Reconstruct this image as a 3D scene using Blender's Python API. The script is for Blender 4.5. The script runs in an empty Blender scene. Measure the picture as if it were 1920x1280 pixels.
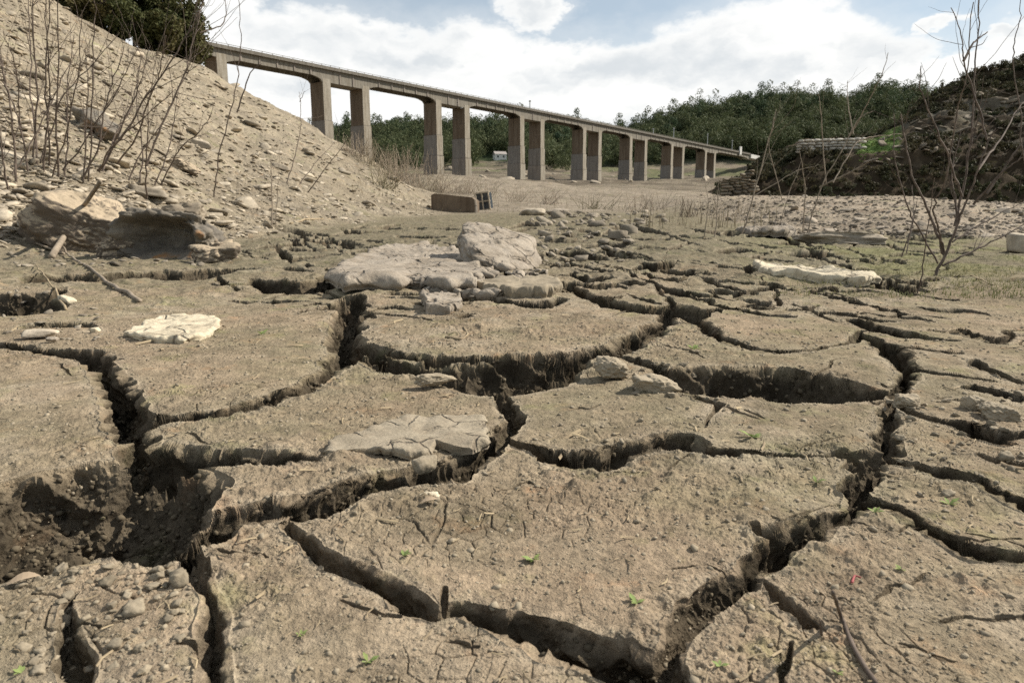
import bpy, bmesh, math, random
import numpy as np
from math import radians as R

Q = 1.25                     # terrain mesh density
rng = np.random.default_rng(7)
random.seed(7)
S = bpy.context.scene
C = S.collection

# ------------------------------------------------------------------ camera, sky, sun, exposure
PITCH = math.atan(240 / 1280)
CH = 0.6
cam_d = bpy.data.cameras.new('camera'); cam = bpy.data.objects.new('camera', cam_d); C.objects.link(cam)
cam.location = (0, 0, CH); cam.rotation_euler = (math.pi / 2 - PITCH, 0, 0)
cam_d.lens = 24; cam_d.sensor_width = 36; cam_d.clip_start = 0.02; cam_d.clip_end = 5000
S.camera = cam
cam_d.dof.use_dof = True; cam_d.dof.focus_distance = 2.6; cam_d.dof.aperture_fstop = 9.0
SUN_AZ, SUN_EL = R(72), R(40)          # clockwise from +Y (straight ahead)
S.view_settings.view_transform = 'Standard'; S.view_settings.look = 'None'
S.view_settings.gamma = 1; S.view_settings.exposure = 0.56; S.view_settings.use_curve_mapping = False
S.render.engine = 'CYCLES'
S.cycles.max_bounces = 6; S.cycles.diffuse_bounces = 3; S.cycles.glossy_bounces = 2
S.cycles.transparent_max_bounces = 8; S.cycles.use_denoising = False

class NT:
    """small node-tree helper"""
    def __init__(s, tree): s.t = tree; s.t.nodes.clear()
    def n(s, typ, **kw):
        nd = s.t.nodes.new(typ)
        ins = kw.pop('i', {})
        for k, v in kw.items(): setattr(nd, k, v)
        for k, v in ins.items():
            if isinstance(v, bpy.types.NodeSocket): s.t.links.new(v, nd.inputs[k])
            else: nd.inputs[k].default_value = v
        return nd
    def math(s, op, a, b=0.0, c=None, clamp=False):
        nd = s.n('ShaderNodeMath', operation=op, use_clamp=clamp, i={0: a, 1: b})
        if c is not None:
            if isinstance(c, bpy.types.NodeSocket): s.t.links.new(c, nd.inputs[2])
            else: nd.inputs[2].default_value = c
        return nd.outputs[0]
    def mix(s, f, a, b, blend='MIX'):
        nd = s.n('ShaderNodeMix', data_type='RGBA', blend_type=blend, i={0: f, 6: a, 7: b})
        return nd.outputs[2]
    def ramp(s, f, lo, hi, a=0.0, b=1.0, smooth=True):
        nd = s.n('ShaderNodeMapRange', interpolation_type='SMOOTHSTEP' if smooth else 'LINEAR', i={0: f, 1: lo, 2: hi, 3: a, 4: b})
        return nd.outputs[0]
    def noise(s, vec, scale, detail=4.0, rough=0.55, dist=0.0):
        nd = s.n('ShaderNodeTexNoise', i={'Scale': scale, 'Detail': detail, 'Roughness': rough, 'Distortion': dist})
        if vec is not None: s.t.links.new(vec, nd.inputs['Vector'])
        return nd.outputs[0]

W = bpy.data.worlds.new('World'); S.world = W; W.use_nodes = True
def build_sky():
    g = NT(W.node_tree)
    sky = g.n('ShaderNodeTexSky', sky_type='NISHITA', sun_disc=False, sun_elevation=SUN_EL, sun_rotation=SUN_AZ,
              air_density=1.0, dust_density=0.6, ozone_density=1.2, altitude=200)
    tc = g.n('ShaderNodeTexCoord').outputs['Generated']
    sp = g.n('ShaderNodeSeparateXYZ', i={0: tc})
    az = g.math('ARCTAN2', sp.outputs[0], sp.outputs[1])
    el = g.math('ARCSINE', sp.outputs[2])
    # noise domain: cloud pattern stretched sideways
    v = g.n('ShaderNodeCombineXYZ', i={0: az, 1: g.math('MULTIPLY', el, 1.7), 2: 3.1}).outputs[0]
    n1 = g.noise(v, 7.0, 8.0, 0.6)
    n2 = g.noise(v, 22.0, 6.0, 0.6)
    nn = g.math('ADD', g.math('MULTIPLY', g.math('SUBTRACT', n1, 0.5), 1.6), g.math('MULTIPLY', g.math('SUBTRACT', n2, 0.5), 0.8))
    wn = g.n('ShaderNodeTexNoise', i={'Vector': v, 'Scale': 13.0, 'Detail': 5.0, 'Roughness': .6})
    ws = g.n('ShaderNodeSeparateXYZ', i={0: wn.outputs['Color']})
    az0, el0 = az, el
    az = g.math('ADD', az, g.math('MULTIPLY', g.math('SUBTRACT', ws.outputs[0], .5), .12))
    el = g.math('ADD', el, g.math('MULTIPLY', g.math('SUBTRACT', ws.outputs[1], .5), .055))
    # cloud masses: azimuth, elevation, half-width, half-height (degrees)
    def A(px, py):
        u = (px - 960) / 1280; w = (640 - py) / 1280
        y = w * math.sin(PITCH) + math.cos(PITCH); z = w * math.cos(PITCH) - math.sin(PITCH)
        return math.atan2(u, y), math.atan2(z, math.hypot(u, y))
    blobs = [(430, 40, .075, .075), (560, 120, .17, .075), (690, 110, .15, .050), (860, 135, .16, .062), (1010, 150, .10, .050),
             (995, 12, .052, .030), (1200, 150, .16, .062), (1330, 120, .14, .070), (1490, 110, .14, .072), (1620, 130, .10, .050),
             (1780, 135, .09, .022), (1742, 44, .028, .010), (1000, 225, .8, .045), (700, 250, .5, .05), (300, 60, .16, .10), (60, -60, .25, .12),
             (1890, 60, .04, .010), (2200, 60, .2, .06), (2500, 100, .3, .1), (-300, 100, .3, .15)]
    f = None
    for px, py, rw, rh in blobs:
        a, e = A(px, py)
        da = g.math('MULTIPLY', g.math('SUBTRACT', az, a), 1 / rw)
        de = g.math('MULTIPLY', g.math('SUBTRACT', el, e), 1 / rh)
        b = g.math('SUBTRACT', 1.0, g.math('ADD', g.math('MULTIPLY', da, da), g.math('MULTIPLY', de, de)))
        f = b if f is None else g.math('MAXIMUM', f, b)
    # unseen rest of the sky: broken clouds kept sparse to cut ambient light
    vg = g.n('ShaderNodeVectorMath', operation='SCALE', i={0: tc, 'Scale': 1.0}).outputs[0]
    gen = g.math('MULTIPLY', g.math('SUBTRACT', g.noise(vg, 2.4, 5.0), 0.58), 7.0)
    high = g.ramp(el, 0.30, 0.45)
    behind = g.ramp(g.math('ABSOLUTE', az), 1.0, 1.3)
    gm = g.math('MAXIMUM', high, behind)
    f = g.math('MAXIMUM', g.math('MAXIMUM', f, -1.0), g.math('SUBTRACT', g.math('MULTIPLY', gm, g.math('ADD', gen, 2.0)), 2.0))
    d = g.math('ADD', f, nn)
    mask = g.ramp(d, -0.20, 0.50)
    thin = g.ramp(d, -1.0, 0.4, 0.0, 0.30)
    mask = g.math('MAXIMUM', mask, thin)
    # cloud colour: white tops, grey undersides
    v2 = g.n('ShaderNodeCombineXYZ', i={0: az, 1: g.math('MULTIPLY', el, 2.2), 2: 8.7}).outputs[0]
    sh = g.math('ADD', g.math('MULTIPLY', g.noise(v2, 6.5, 4.0, 0.5), 0.85), g.math('MULTIPLY', g.noise(v2, 17.0, 3.0, 0.5), 0.15))
    edge = g.ramp(d, 0.15, 1.0)
    shade = g.math('MULTIPLY', g.ramp(sh, 0.46, 0.66), edge)
    cc = g.mix(shade, (0.88, 0.88, 0.865, 1), (0.62, 0.655, 0.68, 1))
    skyc = g.mix(1.0, sky.outputs[0], (0.112, 0.110, 0.100, 1), 'MULTIPLY')
    skyc = g.mix(0.40, skyc, (0.62, 0.66, 0.68, 1))
    col = g.mix(mask, skyc, cc)
    bg = g.n('ShaderNodeBackground', i={'Color': col, 'Strength': 0.80})
    out = g.n('ShaderNodeOutputWorld'); g.t.links.new(bg.outputs[0], out.inputs[0])
build_sky()
sun_d = bpy.data.lights.new('sun', 'SUN'); sun_d.energy = 5.0; sun_d.angle = R(0.6); sun_d.color = (1.0, 0.93, 0.82)
sun = bpy.data.objects.new('sun', sun_d); C.objects.link(sun)
sun.rotation_euler = (math.pi / 2 - SUN_EL, 0, math.pi - SUN_AZ)
sun.location = (60, 40, 60)

# ------------------------------------------------------------------ projection helpers
SP, CP = math.sin(PITCH), math.cos(PITCH)
def ray(px, py):
    u = (px - 960) / 1280; v = (640 - py) / 1280
    return np.array([u, v * SP + CP, v * CP - SP])
def at(px, py, d):
    """point on the sight line of a traced pixel at forward distance d"""
    r = ray(px, py); return np.array([0, 0, CH]) + r * (d / r[1])
def flat(px, py, z=0.0):
    r = ray(px, py)
    return (np.array([0, 0, CH]) + r * ((z - CH) / r[2]))[:2]
def zat(py, d):
    r = ray(960, py); return CH + r[2] / r[1] * d

# ------------------------------------------------------------------ noise
_perm = np.random.default_rng(3).random(1 << 16)
def _h(ix, iy, s):
    return _perm[((ix * 73856093) ^ (iy * 19349663) ^ (s * 83492791)) & 0xFFFF]
def vnoise(x, y, s=0):
    fx = np.floor(x); fy = np.floor(y)
    ix = fx.astype(np.int64); iy = fy.astype(np.int64)
    tx = x - fx; ty = y - fy
    tx = tx * tx * (3 - 2 * tx); ty = ty * ty * (3 - 2 * ty)
    a = _h(ix, iy, s); b = _h(ix + 1, iy, s); c = _h(ix, iy + 1, s); d = _h(ix + 1, iy + 1, s)
    return (a + (b - a) * tx + (c - a) * ty + (a - b - c + d) * tx * ty) * 2 - 1
def fbm(x, y, f, oct=4, gain=0.5, s=0):
    r = np.zeros_like(x); a = 1.0; t = 0
    for o in range(oct):
        ca, sa = math.cos(o * 1.3 + .4), math.sin(o * 1.3 + .4)
        r += a * vnoise((x * ca - y * sa) * f + 11.3 * o, (x * sa + y * ca) * f - 7.7 * o, s + o); t += a
        a *= gain; f *= 2.03
    return r / t
def vnoise3(p, f, s=0):
    q = p * f; fl = np.floor(q); i = fl.astype(np.int64); t = q - fl; t = t * t * (3 - 2 * t)
    def hh(dx, dy, dz): return _perm[(((i[:, 0] + dx) * 73856093) ^ ((i[:, 1] + dy) * 19349663) ^ ((i[:, 2] + dz) * 83492791) ^ (s * 2654435)) & 0xFFFF]
    r = 0.0
    for dx in (0, 1):
        for dy in (0, 1):
            for dz in (0, 1):
                r = r + hh(dx, dy, dz) * (t[:, 0] if dx else 1 - t[:, 0]) * (t[:, 1] if dy else 1 - t[:, 1]) * (t[:, 2] if dz else 1 - t[:, 2])
    return r * 2 - 1
def smooth(a, b, x):
    t = np.clip((x - a) / (b - a), 0, 1); return t * t * (3 - 2 * t)

# ------------------------------------------------------------------ object helpers
def mesh(name, V, F, mat=None, parent=None, cols=None, smooth_sh=False):
    me = bpy.data.meshes.new(name)
    V = np.asarray(V, dtype=np.float32)
    if isinstance(F, np.ndarray):
        k = F.shape[1]; nf = len(F)
        me.vertices.add(len(V)); me.vertices.foreach_set('co', V.ravel())
        me.loops.add(nf * k); me.loops.foreach_set('vertex_index', F.astype(np.int32).ravel())
        me.polygons.add(nf); me.polygons.foreach_set('loop_start', np.arange(0, nf * k, k, dtype=np.int32))
        me.polygons.foreach_set('loop_total', np.full(nf, k, dtype=np.int32))
        me.update(calc_edges=True)
    else:
        me.from_pydata([tuple(v) for v in V], [], F); me.update()
    if smooth_sh: me.polygons.foreach_set('use_smooth', np.ones(len(me.polygons), dtype=bool))
    if cols is not None:
        for nm, c in cols.items():
            at_ = me.attributes.new(nm, 'FLOAT_COLOR', 'POINT')
            c4 = np.ones((len(V), 4), dtype=np.float32); c4[:, :3] = c
            at_.data.foreach_set('color', c4.ravel())
    if mat: me.materials.append(mat)
    o = bpy.data.objects.new(name, me); C.objects.link(o)
    if parent is not None: o.parent = parent
    return o
def tag(o, label, cat, group=None):
    o['label'] = label; o['category'] = cat
    if group: o['group'] = group
    return o
def kind(o, k): o['kind'] = k; return o
def empty(name, loc=(0, 0, 0), rz=0):
    o = bpy.data.objects.new(name, None); C.objects.link(o); o.location = loc; o.rotation_euler = (0, 0, rz); return o

class MB:
    """collects polygons into one mesh"""
    def __init__(s): s.V = []; s.F = []; s.n = 0
    def add(s, V, F):
        V = np.asarray(V, float); s.V.append(V); s.F += [tuple(int(i) + s.n for i in f) for f in F]; s.n += len(V)
    def box(s, c, sz, M=None, off=None):
        V = np.array([[x, y, z] for x in (-.5, .5) for y in (-.5, .5) for z in (-.5, .5)]) * np.array(sz) + np.array(c)
        if M is not None: V = V @ np.asarray(M).T
        if off is not None: V = V + np.asarray(off)
        s.add(V, [(0, 1, 3, 2), (4, 6, 7, 5), (0, 4, 5, 1), (2, 3, 7, 6), (0, 2, 6, 4), (1, 5, 7, 3)])
    def tube(s, pts, rad, k=5):
        pts = np.asarray(pts, float); n = len(pts)
        t = np.gradient(pts, axis=0); t /= np.linalg.norm(t, axis=1)[:, None] + 1e-9
        ref = np.array([0.3, 0.9, 0.1]); a = np.cross(t, ref); a /= np.linalg.norm(a, axis=1)[:, None] + 1e-9
        b = np.cross(t, a); ang = np.arange(k) * 2 * math.pi / k
        V = pts[:, None, :] + (a[:, None, :] * np.cos(ang)[None, :, None] + b[:, None, :] * np.sin(ang)[None, :, None]) * np.asarray(rad)[:, None, None]
        V = V.reshape(-1, 3)
        F = [(i * k + j, i * k + (j + 1) % k, (i + 1) * k + (j + 1) % k, (i + 1) * k + j) for i in range(n - 1) for j in range(k)]
        F += [tuple(range(k - 1, -1, -1)), tuple((n - 1) * k + j for j in range(k))]
        s.add(V, F)
    def build(s, name, mat, parent=None, smooth_sh=False):
        return mesh(name, np.concatenate(s.V), s.F, mat, parent, smooth_sh=smooth_sh)

# ------------------------------------------------------------------ materials
def new_mat(name):
    m = bpy.data.materials.new(name); m.use_nodes = True
    return m, NT(m.node_tree)
def finish(g, col, rough=0.95, bump=None, bstr=0.5, bdist=0.01, spec=0.15):
    p = g.n('ShaderNodeBsdfPrincipled', i={'Base Color': col, 'Roughness': rough, 'Specular IOR Level': spec})
    if bump is not None:
        b = g.n('ShaderNodeBump', i={'Strength': bstr, 'Distance': bdist, 'Height': bump})
        g.t.links.new(b.outputs[0], p.inputs['Normal'])
    o = g.n('ShaderNodeOutputMaterial'); g.t.links.new(p.outputs[0], o.inputs[0])

def ground_mat(name, fine=1.0):
    m, g = new_mat(name)
    tint = g.n('ShaderNodeAttribute', attribute_name='tint').outputs['Color']
    co = g.n('ShaderNodeTexCoord').outputs['Object']
    a = g.noise(co, 9 * fine, 6, 0.65); b = g.noise(co, 70 * fine, 5, 0.7); c = g.noise(co, 320 * fine, 3, 0.7)
    f1 = g.ramp(a, 0.3, 0.7, 0.70, 1.22, False); f2 = g.ramp(b, 0.3, 0.7, 0.72, 1.26, False); f3 = g.ramp(c, 0.3, 0.7, 0.78, 1.22, False)
    k = g.math('MULTIPLY', g.math('MULTIPLY', f1, f2), f3)
    kk = g.n('ShaderNodeCombineXYZ', i={0: k, 1: k, 2: k}).outputs[0]
    col = g.mix(1.0, tint, kk, 'MULTIPLY')
    # rusty and mossy stains
    col = g.mix(g.ramp(g.noise(co, 5.5 * fine, 5, 0.7), 0.56, 0.74, 0, 0.55), col, g.mix(1.0, col, (1.28, 0.98, 0.80, 1), 'MULTIPLY'))
    col = g.mix(g.ramp(g.noise(co, 3.7 * fine, 5, 0.7), 0.54, 0.72, 0, 0.6), col, g.mix(1.0, col, (0.86, 1.0, 0.72, 1), 'MULTIPLY'))
    vo = g.n('ShaderNodeTexVoronoi', feature='F1', i={'Vector': co, 'Scale': 95.0 * fine})
    sp = g.math('MULTIPLY', g.ramp(vo.outputs['Distance'], 0.10, 0.22, 1, 0), g.ramp(g.noise(co, 40 * fine, 2), 0.52, 0.6))
    col = g.mix(g.math('MULTIPLY', sp, 0.5), col, g.mix(1.0, col, (1.7, 1.65, 1.6, 1), 'MULTIPLY'))
    h = g.math('ADD', g.math('ADD', g.math('MULTIPLY', b, 1.0), g.math('MULTIPLY', c, 0.4)), g.math('MULTIPLY', g.noise(co, 30 * fine, 4, .65), 2.2))
    finish(g, col, 0.97, h, 0.8, 0.008 / fine, 0.05)
    return m
M_MUD = ground_mat('dry_mud', 1.0)
M_SLOPE = ground_mat('scree_soil', 0.22)
M_FAR = ground_mat('far_soil', 0.05)

def stone_mat(name, c1, c2, scale=6.0, rand=0.25, stain=None, bd=0.01, steep_shade=None, cracks=0.0):
    m, g = new_mat(name)
    co = g.n('ShaderNodeTexCoord').outputs['Object']
    oi = g.n('ShaderNodeObjectInfo').outputs['Random']
    geo = g.n('ShaderNodeNewGeometry')
    isl = geo.outputs['Random Per Island']
    a = g.noise(co, scale, 7, 0.65); b = g.noise(co, scale * 9, 4, 0.7)
    col = g.mix(g.ramp(a, 0.35, 0.65), (*c1, 1), (*c2, 1))
    k = g.math('MULTIPLY', g.ramp(b, 0.3, 0.7, 0.78, 1.2, False), g.ramp(g.math('ADD', oi, isl), 0.2, 1.8, 1 - rand, 1 + rand, False))
    kk = g.n('ShaderNodeCombineXYZ', i={0: k, 1: k, 2: k}).outputs[0]
    col = g.mix(1.0, col, kk, 'MULTIPLY')
    hgt = g.math('ADD', a, g.math('MULTIPLY', b, 0.35))
    if cracks:
        cw = g.n('ShaderNodeVectorMath', operation='ADD', i={0: co, 1: g.n('ShaderNodeVectorMath', operation='SCALE', i={0: g.n('ShaderNodeTexNoise', i={'Vector': co, 'Scale': cracks * 1.5, 'Detail': 4.0}).outputs['Color'], 'Scale': .5 / cracks}).outputs[0]}).outputs[0]
        vo = g.n('ShaderNodeTexVoronoi', feature='DISTANCE_TO_EDGE', i={'Vector': cw, 'Scale': cracks}).outputs['Distance']
        ck = g.math('MULTIPLY', g.ramp(vo, 0.0, 0.05, 1, 0), g.ramp(g.noise(co, cracks * .7, 3), .42, .58))
        dirt = g.ramp(g.noise(co, cracks * 2.2, 6, .7), .52, .66)
        col = g.mix(g.math('MULTIPLY', ck, .75), col, (.10, .08, .06, 1)); col = g.mix(g.math('MULTIPLY', dirt, .55), col, (.24, .195, .14, 1))
        hgt = g.math('SUBTRACT', hgt, g.math('MULTIPLY', ck, 1.2))
    if stain: col = g.mix(g.ramp(g.noise(co, scale * .6, 5, .7), 0.55, 0.66, 0, .85), col, (*stain, 1))
    if steep_shade:      # steep faces darker: raw rock plus shade put into the colour
        nz = g.n('ShaderNodeSeparateXYZ', i={0: geo.outputs['True Normal']}).outputs[2]
        col = g.mix(g.ramp(g.math('ADD', nz, g.math('MULTIPLY', g.math('SUBTRACT', a, .5), .5)), 0.25, 0.5), (*steep_shade, 1), col)
    finish(g, col, 0.92, hgt, 0.8, bd, 0.2)
    return m
M_SCREE = stone_mat('scree_stone', (.33, .282, .212), (.19, .162, .125), 3.0, 0.62)
M_GRAVEL = stone_mat('terrace_gravel', (.31, .26, .20), (.22, .187, .148), 3.0, 0.5)
M_BOULDER = stone_mat('pale_boulder_stone', (.38, .305, .215), (.29, .235, .165), 2.5, 0.05, steep_shade=(.135, .11, .085), bd=.03)
M_DARKROCK = stone_mat('dark_boulder_stone', (.13, .115, .095), (.21, .18, .14), 2.5, 0.05, stain=(.30, .15, .055), bd=.03)
M_PINK = stone_mat('pinkish_mortar', (.325, .28, .225), (.235, .197, .152), 4.0, 0.12, bd=.03, cracks=3.2)
M_PALE = stone_mat('pale_flat_stone', (.56, .49, .36), (.46, .395, .285), 8.0, 0.03, bd=.012, cracks=5.0)
M_PALEMUD = stone_mat('pale_mud_crust', (.315, .268, .198), (.25, .21, .152), 14.0, 0.05, bd=0.010, cracks=9.0)
M_CLOD = stone_mat('mud_clod', (.29, .243, .175), (.22, .183, .13), 14.0, 0.3, bd=0.004)
M_RUBBLE = stone_mat('rubble', (.34, .29, .22), (.23, .195, .15), 5.0, 0.4)
M_SLATE = stone_mat('bank_slate', (.14, .125, .10), (.09, .08, .065), 2.0, 0.5)
M_SLATEPALE = stone_mat('bank_slate_pale', (.19, .16, .12), (.10, .082, .06), 2.0, 0.5)

def bark_mat(name, c1, c2):
    m, g = new_mat(name)
    co = g.n('ShaderNodeTexCoord').outputs['Object']
    col = g.mix(g.ramp(g.noise(co, 14, 4), .35, .65), (*c1, 1), (*c2, 1))
    finish(g, col, 0.85, g.noise(co, 120, 3), 0.4, 0.002, 0.2); return m
M_TWIG = bark_mat('twig_bark_dark', (.085, .065, .052), (.16, .125, .10))
M_TWIGPALE = bark_mat('twig_bark_pale', (.30, .245, .185), (.19, .155, .115))
M_STRAW = bark_mat('dry_straw', (.34, .27, .17), (.22, .17, .11))

def leaf_mat(name, c1, c2, c3):
    m, g = new_mat(name)
    co = g.n('ShaderNodeTexCoord').outputs['Object']
    isl = g.n('ShaderNodeNewGeometry').outputs['Random Per Island']
    oi = g.n('ShaderNodeObjectInfo').outputs['Random']
    col = g.mix(g.math('ADD', g.math('MULTIPLY', isl, .4), g.ramp(g.noise(co, .16, 3), .35, .65, 0, .6)), (*c1, 1), (*c2, 1))
    col = g.mix(g.ramp(g.math('ADD', g.noise(co, .35, 3), g.math('MULTIPLY', oi, .3)), .5, .85), col, (*c3, 1))
    p = g.n('ShaderNodeBsdfPrincipled', i={'Base Color': col, 'Roughness': .75, 'Specular IOR Level': .15})
    t = g.n('ShaderNodeBsdfTranslucent', i={'Color': col})
    mx = g.n('ShaderNodeMixShader', i={0: .22, 1: p.outputs[0], 2: t.outputs[0]})
    o = g.n('ShaderNodeOutputMaterial'); g.t.links.new(mx.outputs[0], o.inputs[0]); return m
M_FOREST = leaf_mat('forest_leaves', (.038, .062, .034), (.085, .118, .058), (.088, .100, .046))
M_PINE = leaf_mat('slope_leaves', (.045, .055, .020), (.085, .090, .032), (.10, .085, .035))
M_SCRUB = leaf_mat('scrub_leaves', (.034, .040, .020), (.060, .066, .032), (.070, .060, .034))
M_GRASSG = leaf_mat('green_grass', (.10, .165, .045), (.13, .20, .055), (.15, .19, .06))
M_SPROUT = leaf_mat('sprout_leaves', (.20, .27, .09), (.26, .32, .12), (.24, .29, .10))
M_MOSS = leaf_mat('short_grass', (.12, .13, .05), (.19, .19, .085), (.22, .20, .10))
M_BROWNBRUSH = leaf_mat('dry_brush', (.19, .155, .105), (.28, .23, .16), (.17, .155, .09))

def concrete_mat(name, base, brown, tiers=None):
    m, g = new_mat(name)
    co = g.n('ShaderNodeTexCoord').outputs['Object']
    st = g.n('ShaderNodeMapping', i={0: co, 3: (1.2, 1.2, .12)}).outputs[0]
    a = g.noise(st, 1.6, 5, .65); b = g.noise(co, 3.0, 6, .65)
    col = g.mix(g.ramp(a, .35, .7), (*base, 1), (*brown, 1))
    k = g.ramp(b, .3, .7, .78, 1.15, False); kk = g.n('ShaderNodeCombineXYZ', i={0: k, 1: k, 2: k}).outputs[0]
    col = g.mix(1.0, col, kk, 'MULTIPLY')
    finish(g, col, .9, b, .3, .03, .2); return m
M_CONC = concrete_mat('bridge_concrete', (.31, .28, .23), (.20, .17, .125))
M_GIRDER = concrete_mat('girder_concrete', (.225, .205, .17), (.14, .122, .095))
M_CONCDECK = concrete_mat('deck_concrete', (.17, .155, .13), (.11, .098, .08))
M_PIERTOP = concrete_mat('pier_brown_concrete', (.175, .135, .096), (.11, .078, .052))
M_PIERMID = concrete_mat('pier_grey_concrete', (.225, .204, .18), (.165, .146, .126))
M_PIERLOW = concrete_mat('pier_low_concrete', (.25, .22, .19), (.18, .155, .13))
M_PARAPET = concrete_mat('pale_parapet', (.55, .54, .51), (.42, .41, .38))
def plain(name, c, rough=.6, metal=0.0):
    m, g = new_mat(name)
    co = g.n('ShaderNodeTexCoord').outputs['Object']
    col = g.mix(g.ramp(g.noise(co, 8, 4), .3, .7), (*[x * .8 for x in c], 1), (*[x * 1.15 for x in c], 1))
    p = g.n('ShaderNodeBsdfPrincipled', i={'Base Color': col, 'Roughness': rough, 'Metallic': metal})
    o = g.n('ShaderNodeOutputMaterial'); g.t.links.new(p.outputs[0], o.inputs[0]); return m
M_METAL = plain('grey_metal', (.30, .31, .31), .5, .4)
M_RUST = plain('pale_rusted_metal', (.36, .30, .22), .8)
M_WHITE = plain('white_render', (.75, .73, .68), .8)
M_ROOF = plain('grey_roof', (.30, .27, .25), .8)
M_GLASS_INSIDE = plain('dark_window_and_inside', (.05, .06, .07), .2)
M_LEAFDRY = plain('dry_leaf', (.36, .27, .18), .8)
M_RED = plain('red_stem', (.28, .05, .05), .7)

# ------------------------------------------------------------------ terrain
PXK = 1.03
def s_of(px): return (px - 960) / 1280 / PXK
# traced column: rows (forward distance, image height): foot, rise, crest of the nearest landform, then heights behind it
TABLE = [
 # px     foot          rise          rise2         crest        behind (d, z)
 (-900, (5.0, .05), (11, 4.0), (24, 11.), (52, 27.), (75, 26.), (130, 12)),
 (-300, (7.0, .05), (13, 3.2), (26, 10.), (56, 26.5), (80, 25.), (130, 10)),
 (0,    (8.6, .05), (14, 2.4), (28, 8.8), (58, 23.), (84, 22.), (130, 8)),
 (150,  (9.5, .05), (15, 2.0), (29, 7.3), (59, zat(22, 59)), (84, 17.), (130, 6)),
 (250,  (10.5, .05), (16, 1.6), (30, 6.0), (59, zat(68, 59)), (80, 13.), (130, 4)),
 (330,  (11.5, .06), (18, 1.5), (32, 5.2), (59, zat(92, 59)), (78, 9.), (125, 3)),
 (400,  (13, .08), (20, 1.3), (34, 4.7), (58, zat(117, 58)), (75, 7.), (120, 3)),
 (450,  (14, .1), (22, 1.2), (35, 4.2), (57, zat(152, 57)), (72, 5.), (115, 3)),
 (560,  (17, .15), (25, 1.1), (36, 3.2), (55, zat(214, 55)), (70, 3.5), (110, 3)),
 (620,  (20, .2), (28, 1.1), (38, 2.7), (53, zat(247, 53)), (66, 3.), (110, 3)),
 (690,  (25, .3), (33, 1.1), (40, 2.1), (51, zat(288, 51)), (62, 2.6), (110, 3.2)),
 (740,  (30, .4), (36, 1.0), (41, 1.6), (49, zat(331, 49)), (60, 2.4), (110, 3.6)),
 (800,  (35, .5), (39, .8), (43, 1.1), (47, zat(373, 47)), (60, 1.8), (105, zat(322, 105))),
 (860,  (38, .62), (42, .8), (48, 1.1), (58, zat(377, 58)), (70, zat(370, 70)), (98, zat(327, 98))),
 (950,  (38, .66), (42, .85), (48, 1.15), (58, zat(376, 58)), (70, zat(371, 70)), (96, zat(334, 96))),
 (1095, (38, .66), (42, .8), (48, 1.1), (58, zat(378, 58)), (70, zat(373, 70)), (94, zat(347, 94))),
 (1200, (36, .62), (42, .8), (48, 1.1), (58, zat(378, 58)), (70, zat(372, 70)), (94, zat(352, 94))),
 (1300, (28, .45), (33, .75), (38, 1.1), (46, zat(372, 46)), (60, zat(370, 60)), (90, zat(360, 90))),
 (1400, (20, .2), (23, .5), (27, .9), (32, zat(370, 32)), (40, zat(371, 40)), (70, zat(366, 70))),
 (1500, (17, .08), (19, .35), (22, .75), (27, zat(367, 27)), (34, zat(372, 34)), (60, zat(372, 60))),
 (1700, (15, .05), (17, .35), (20, .75), (24, zat(366, 24)), (30, zat(374, 30)), (58, zat(378, 58))),
 (1920, (13, .02), (15, .2), (18, .45), (22, zat(384, 22)), (28, zat(392, 28)), (56, zat(392, 56))),
 (2300, (11, .02), (13, .1), (16, .25), (20, .5), (28, .4), (56, .6)),
 (3000, (9, .02), (12, .1), (15, .2), (20, .4), (28, .4), (56, .6)),
]
DMAX = 150.0
tab_s = np.array([s_of(r[0]) for r in TABLE])
tab_d = np.array([[0.01, 2.0] + [k[0] for k in r[1:]] + [DMAX + 20] for r in TABLE])
tab_z = np.array([[0.0, 0.0] + [k[1] for k in r[1:]] + [r[-1][1] - 1.5] for r in TABLE])

_out = .90 + np.geomspace(.004, 3.2, int(300 * Q)) 
s_ax = np.concatenate([-_out[::-1], np.linspace(-.90, .90, int(1500 * Q)), _out])
NC = len(s_ax)
rows = [0.45]
while rows[-1] < DMAX: rows.append(rows[-1] + min(rows[-1] ** 2 / 384, (0.0042 if rows[-1] < 10 else 0.0062) * rows[-1]) / Q)
d_ax = np.array(rows); NR = len(d_ax)
base = np.zeros((NR, NC))
for j, s in enumerate(s_ax):
    dk = [np.interp(s, tab_s, tab_d[:, k]) for k in range(tab_d.shape[1])]
    zk = [np.interp(s, tab_s, tab_z[:, k]) for k in range(tab_z.shape[1])]
    base[:, j] = np.interp(d_ax, dk, zk)
def blur(a, k, axis):
    if k < 1: return a
    pad = [(0, 0), (0, 0)]; pad[axis] = (k, k)
    c = np.cumsum(np.pad(a, pad, mode='edge'), axis=axis)
    c = np.insert(c, 0, 0, axis=axis)
    n = a.shape[axis]
    return (np.take(c, np.arange(2 * k + 1, n + 2 * k + 1), axis) - np.take(c, np.arange(0, n), axis)) / (2 * k + 1)
for _ in range(2):
    base = blur(base, int(9 * Q), 0); base = blur(base, int(9 * Q), 1)
X = s_ax[None, :] * d_ax[:, None]; Y = np.repeat(d_ax[:, None], NC, 1)
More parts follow.
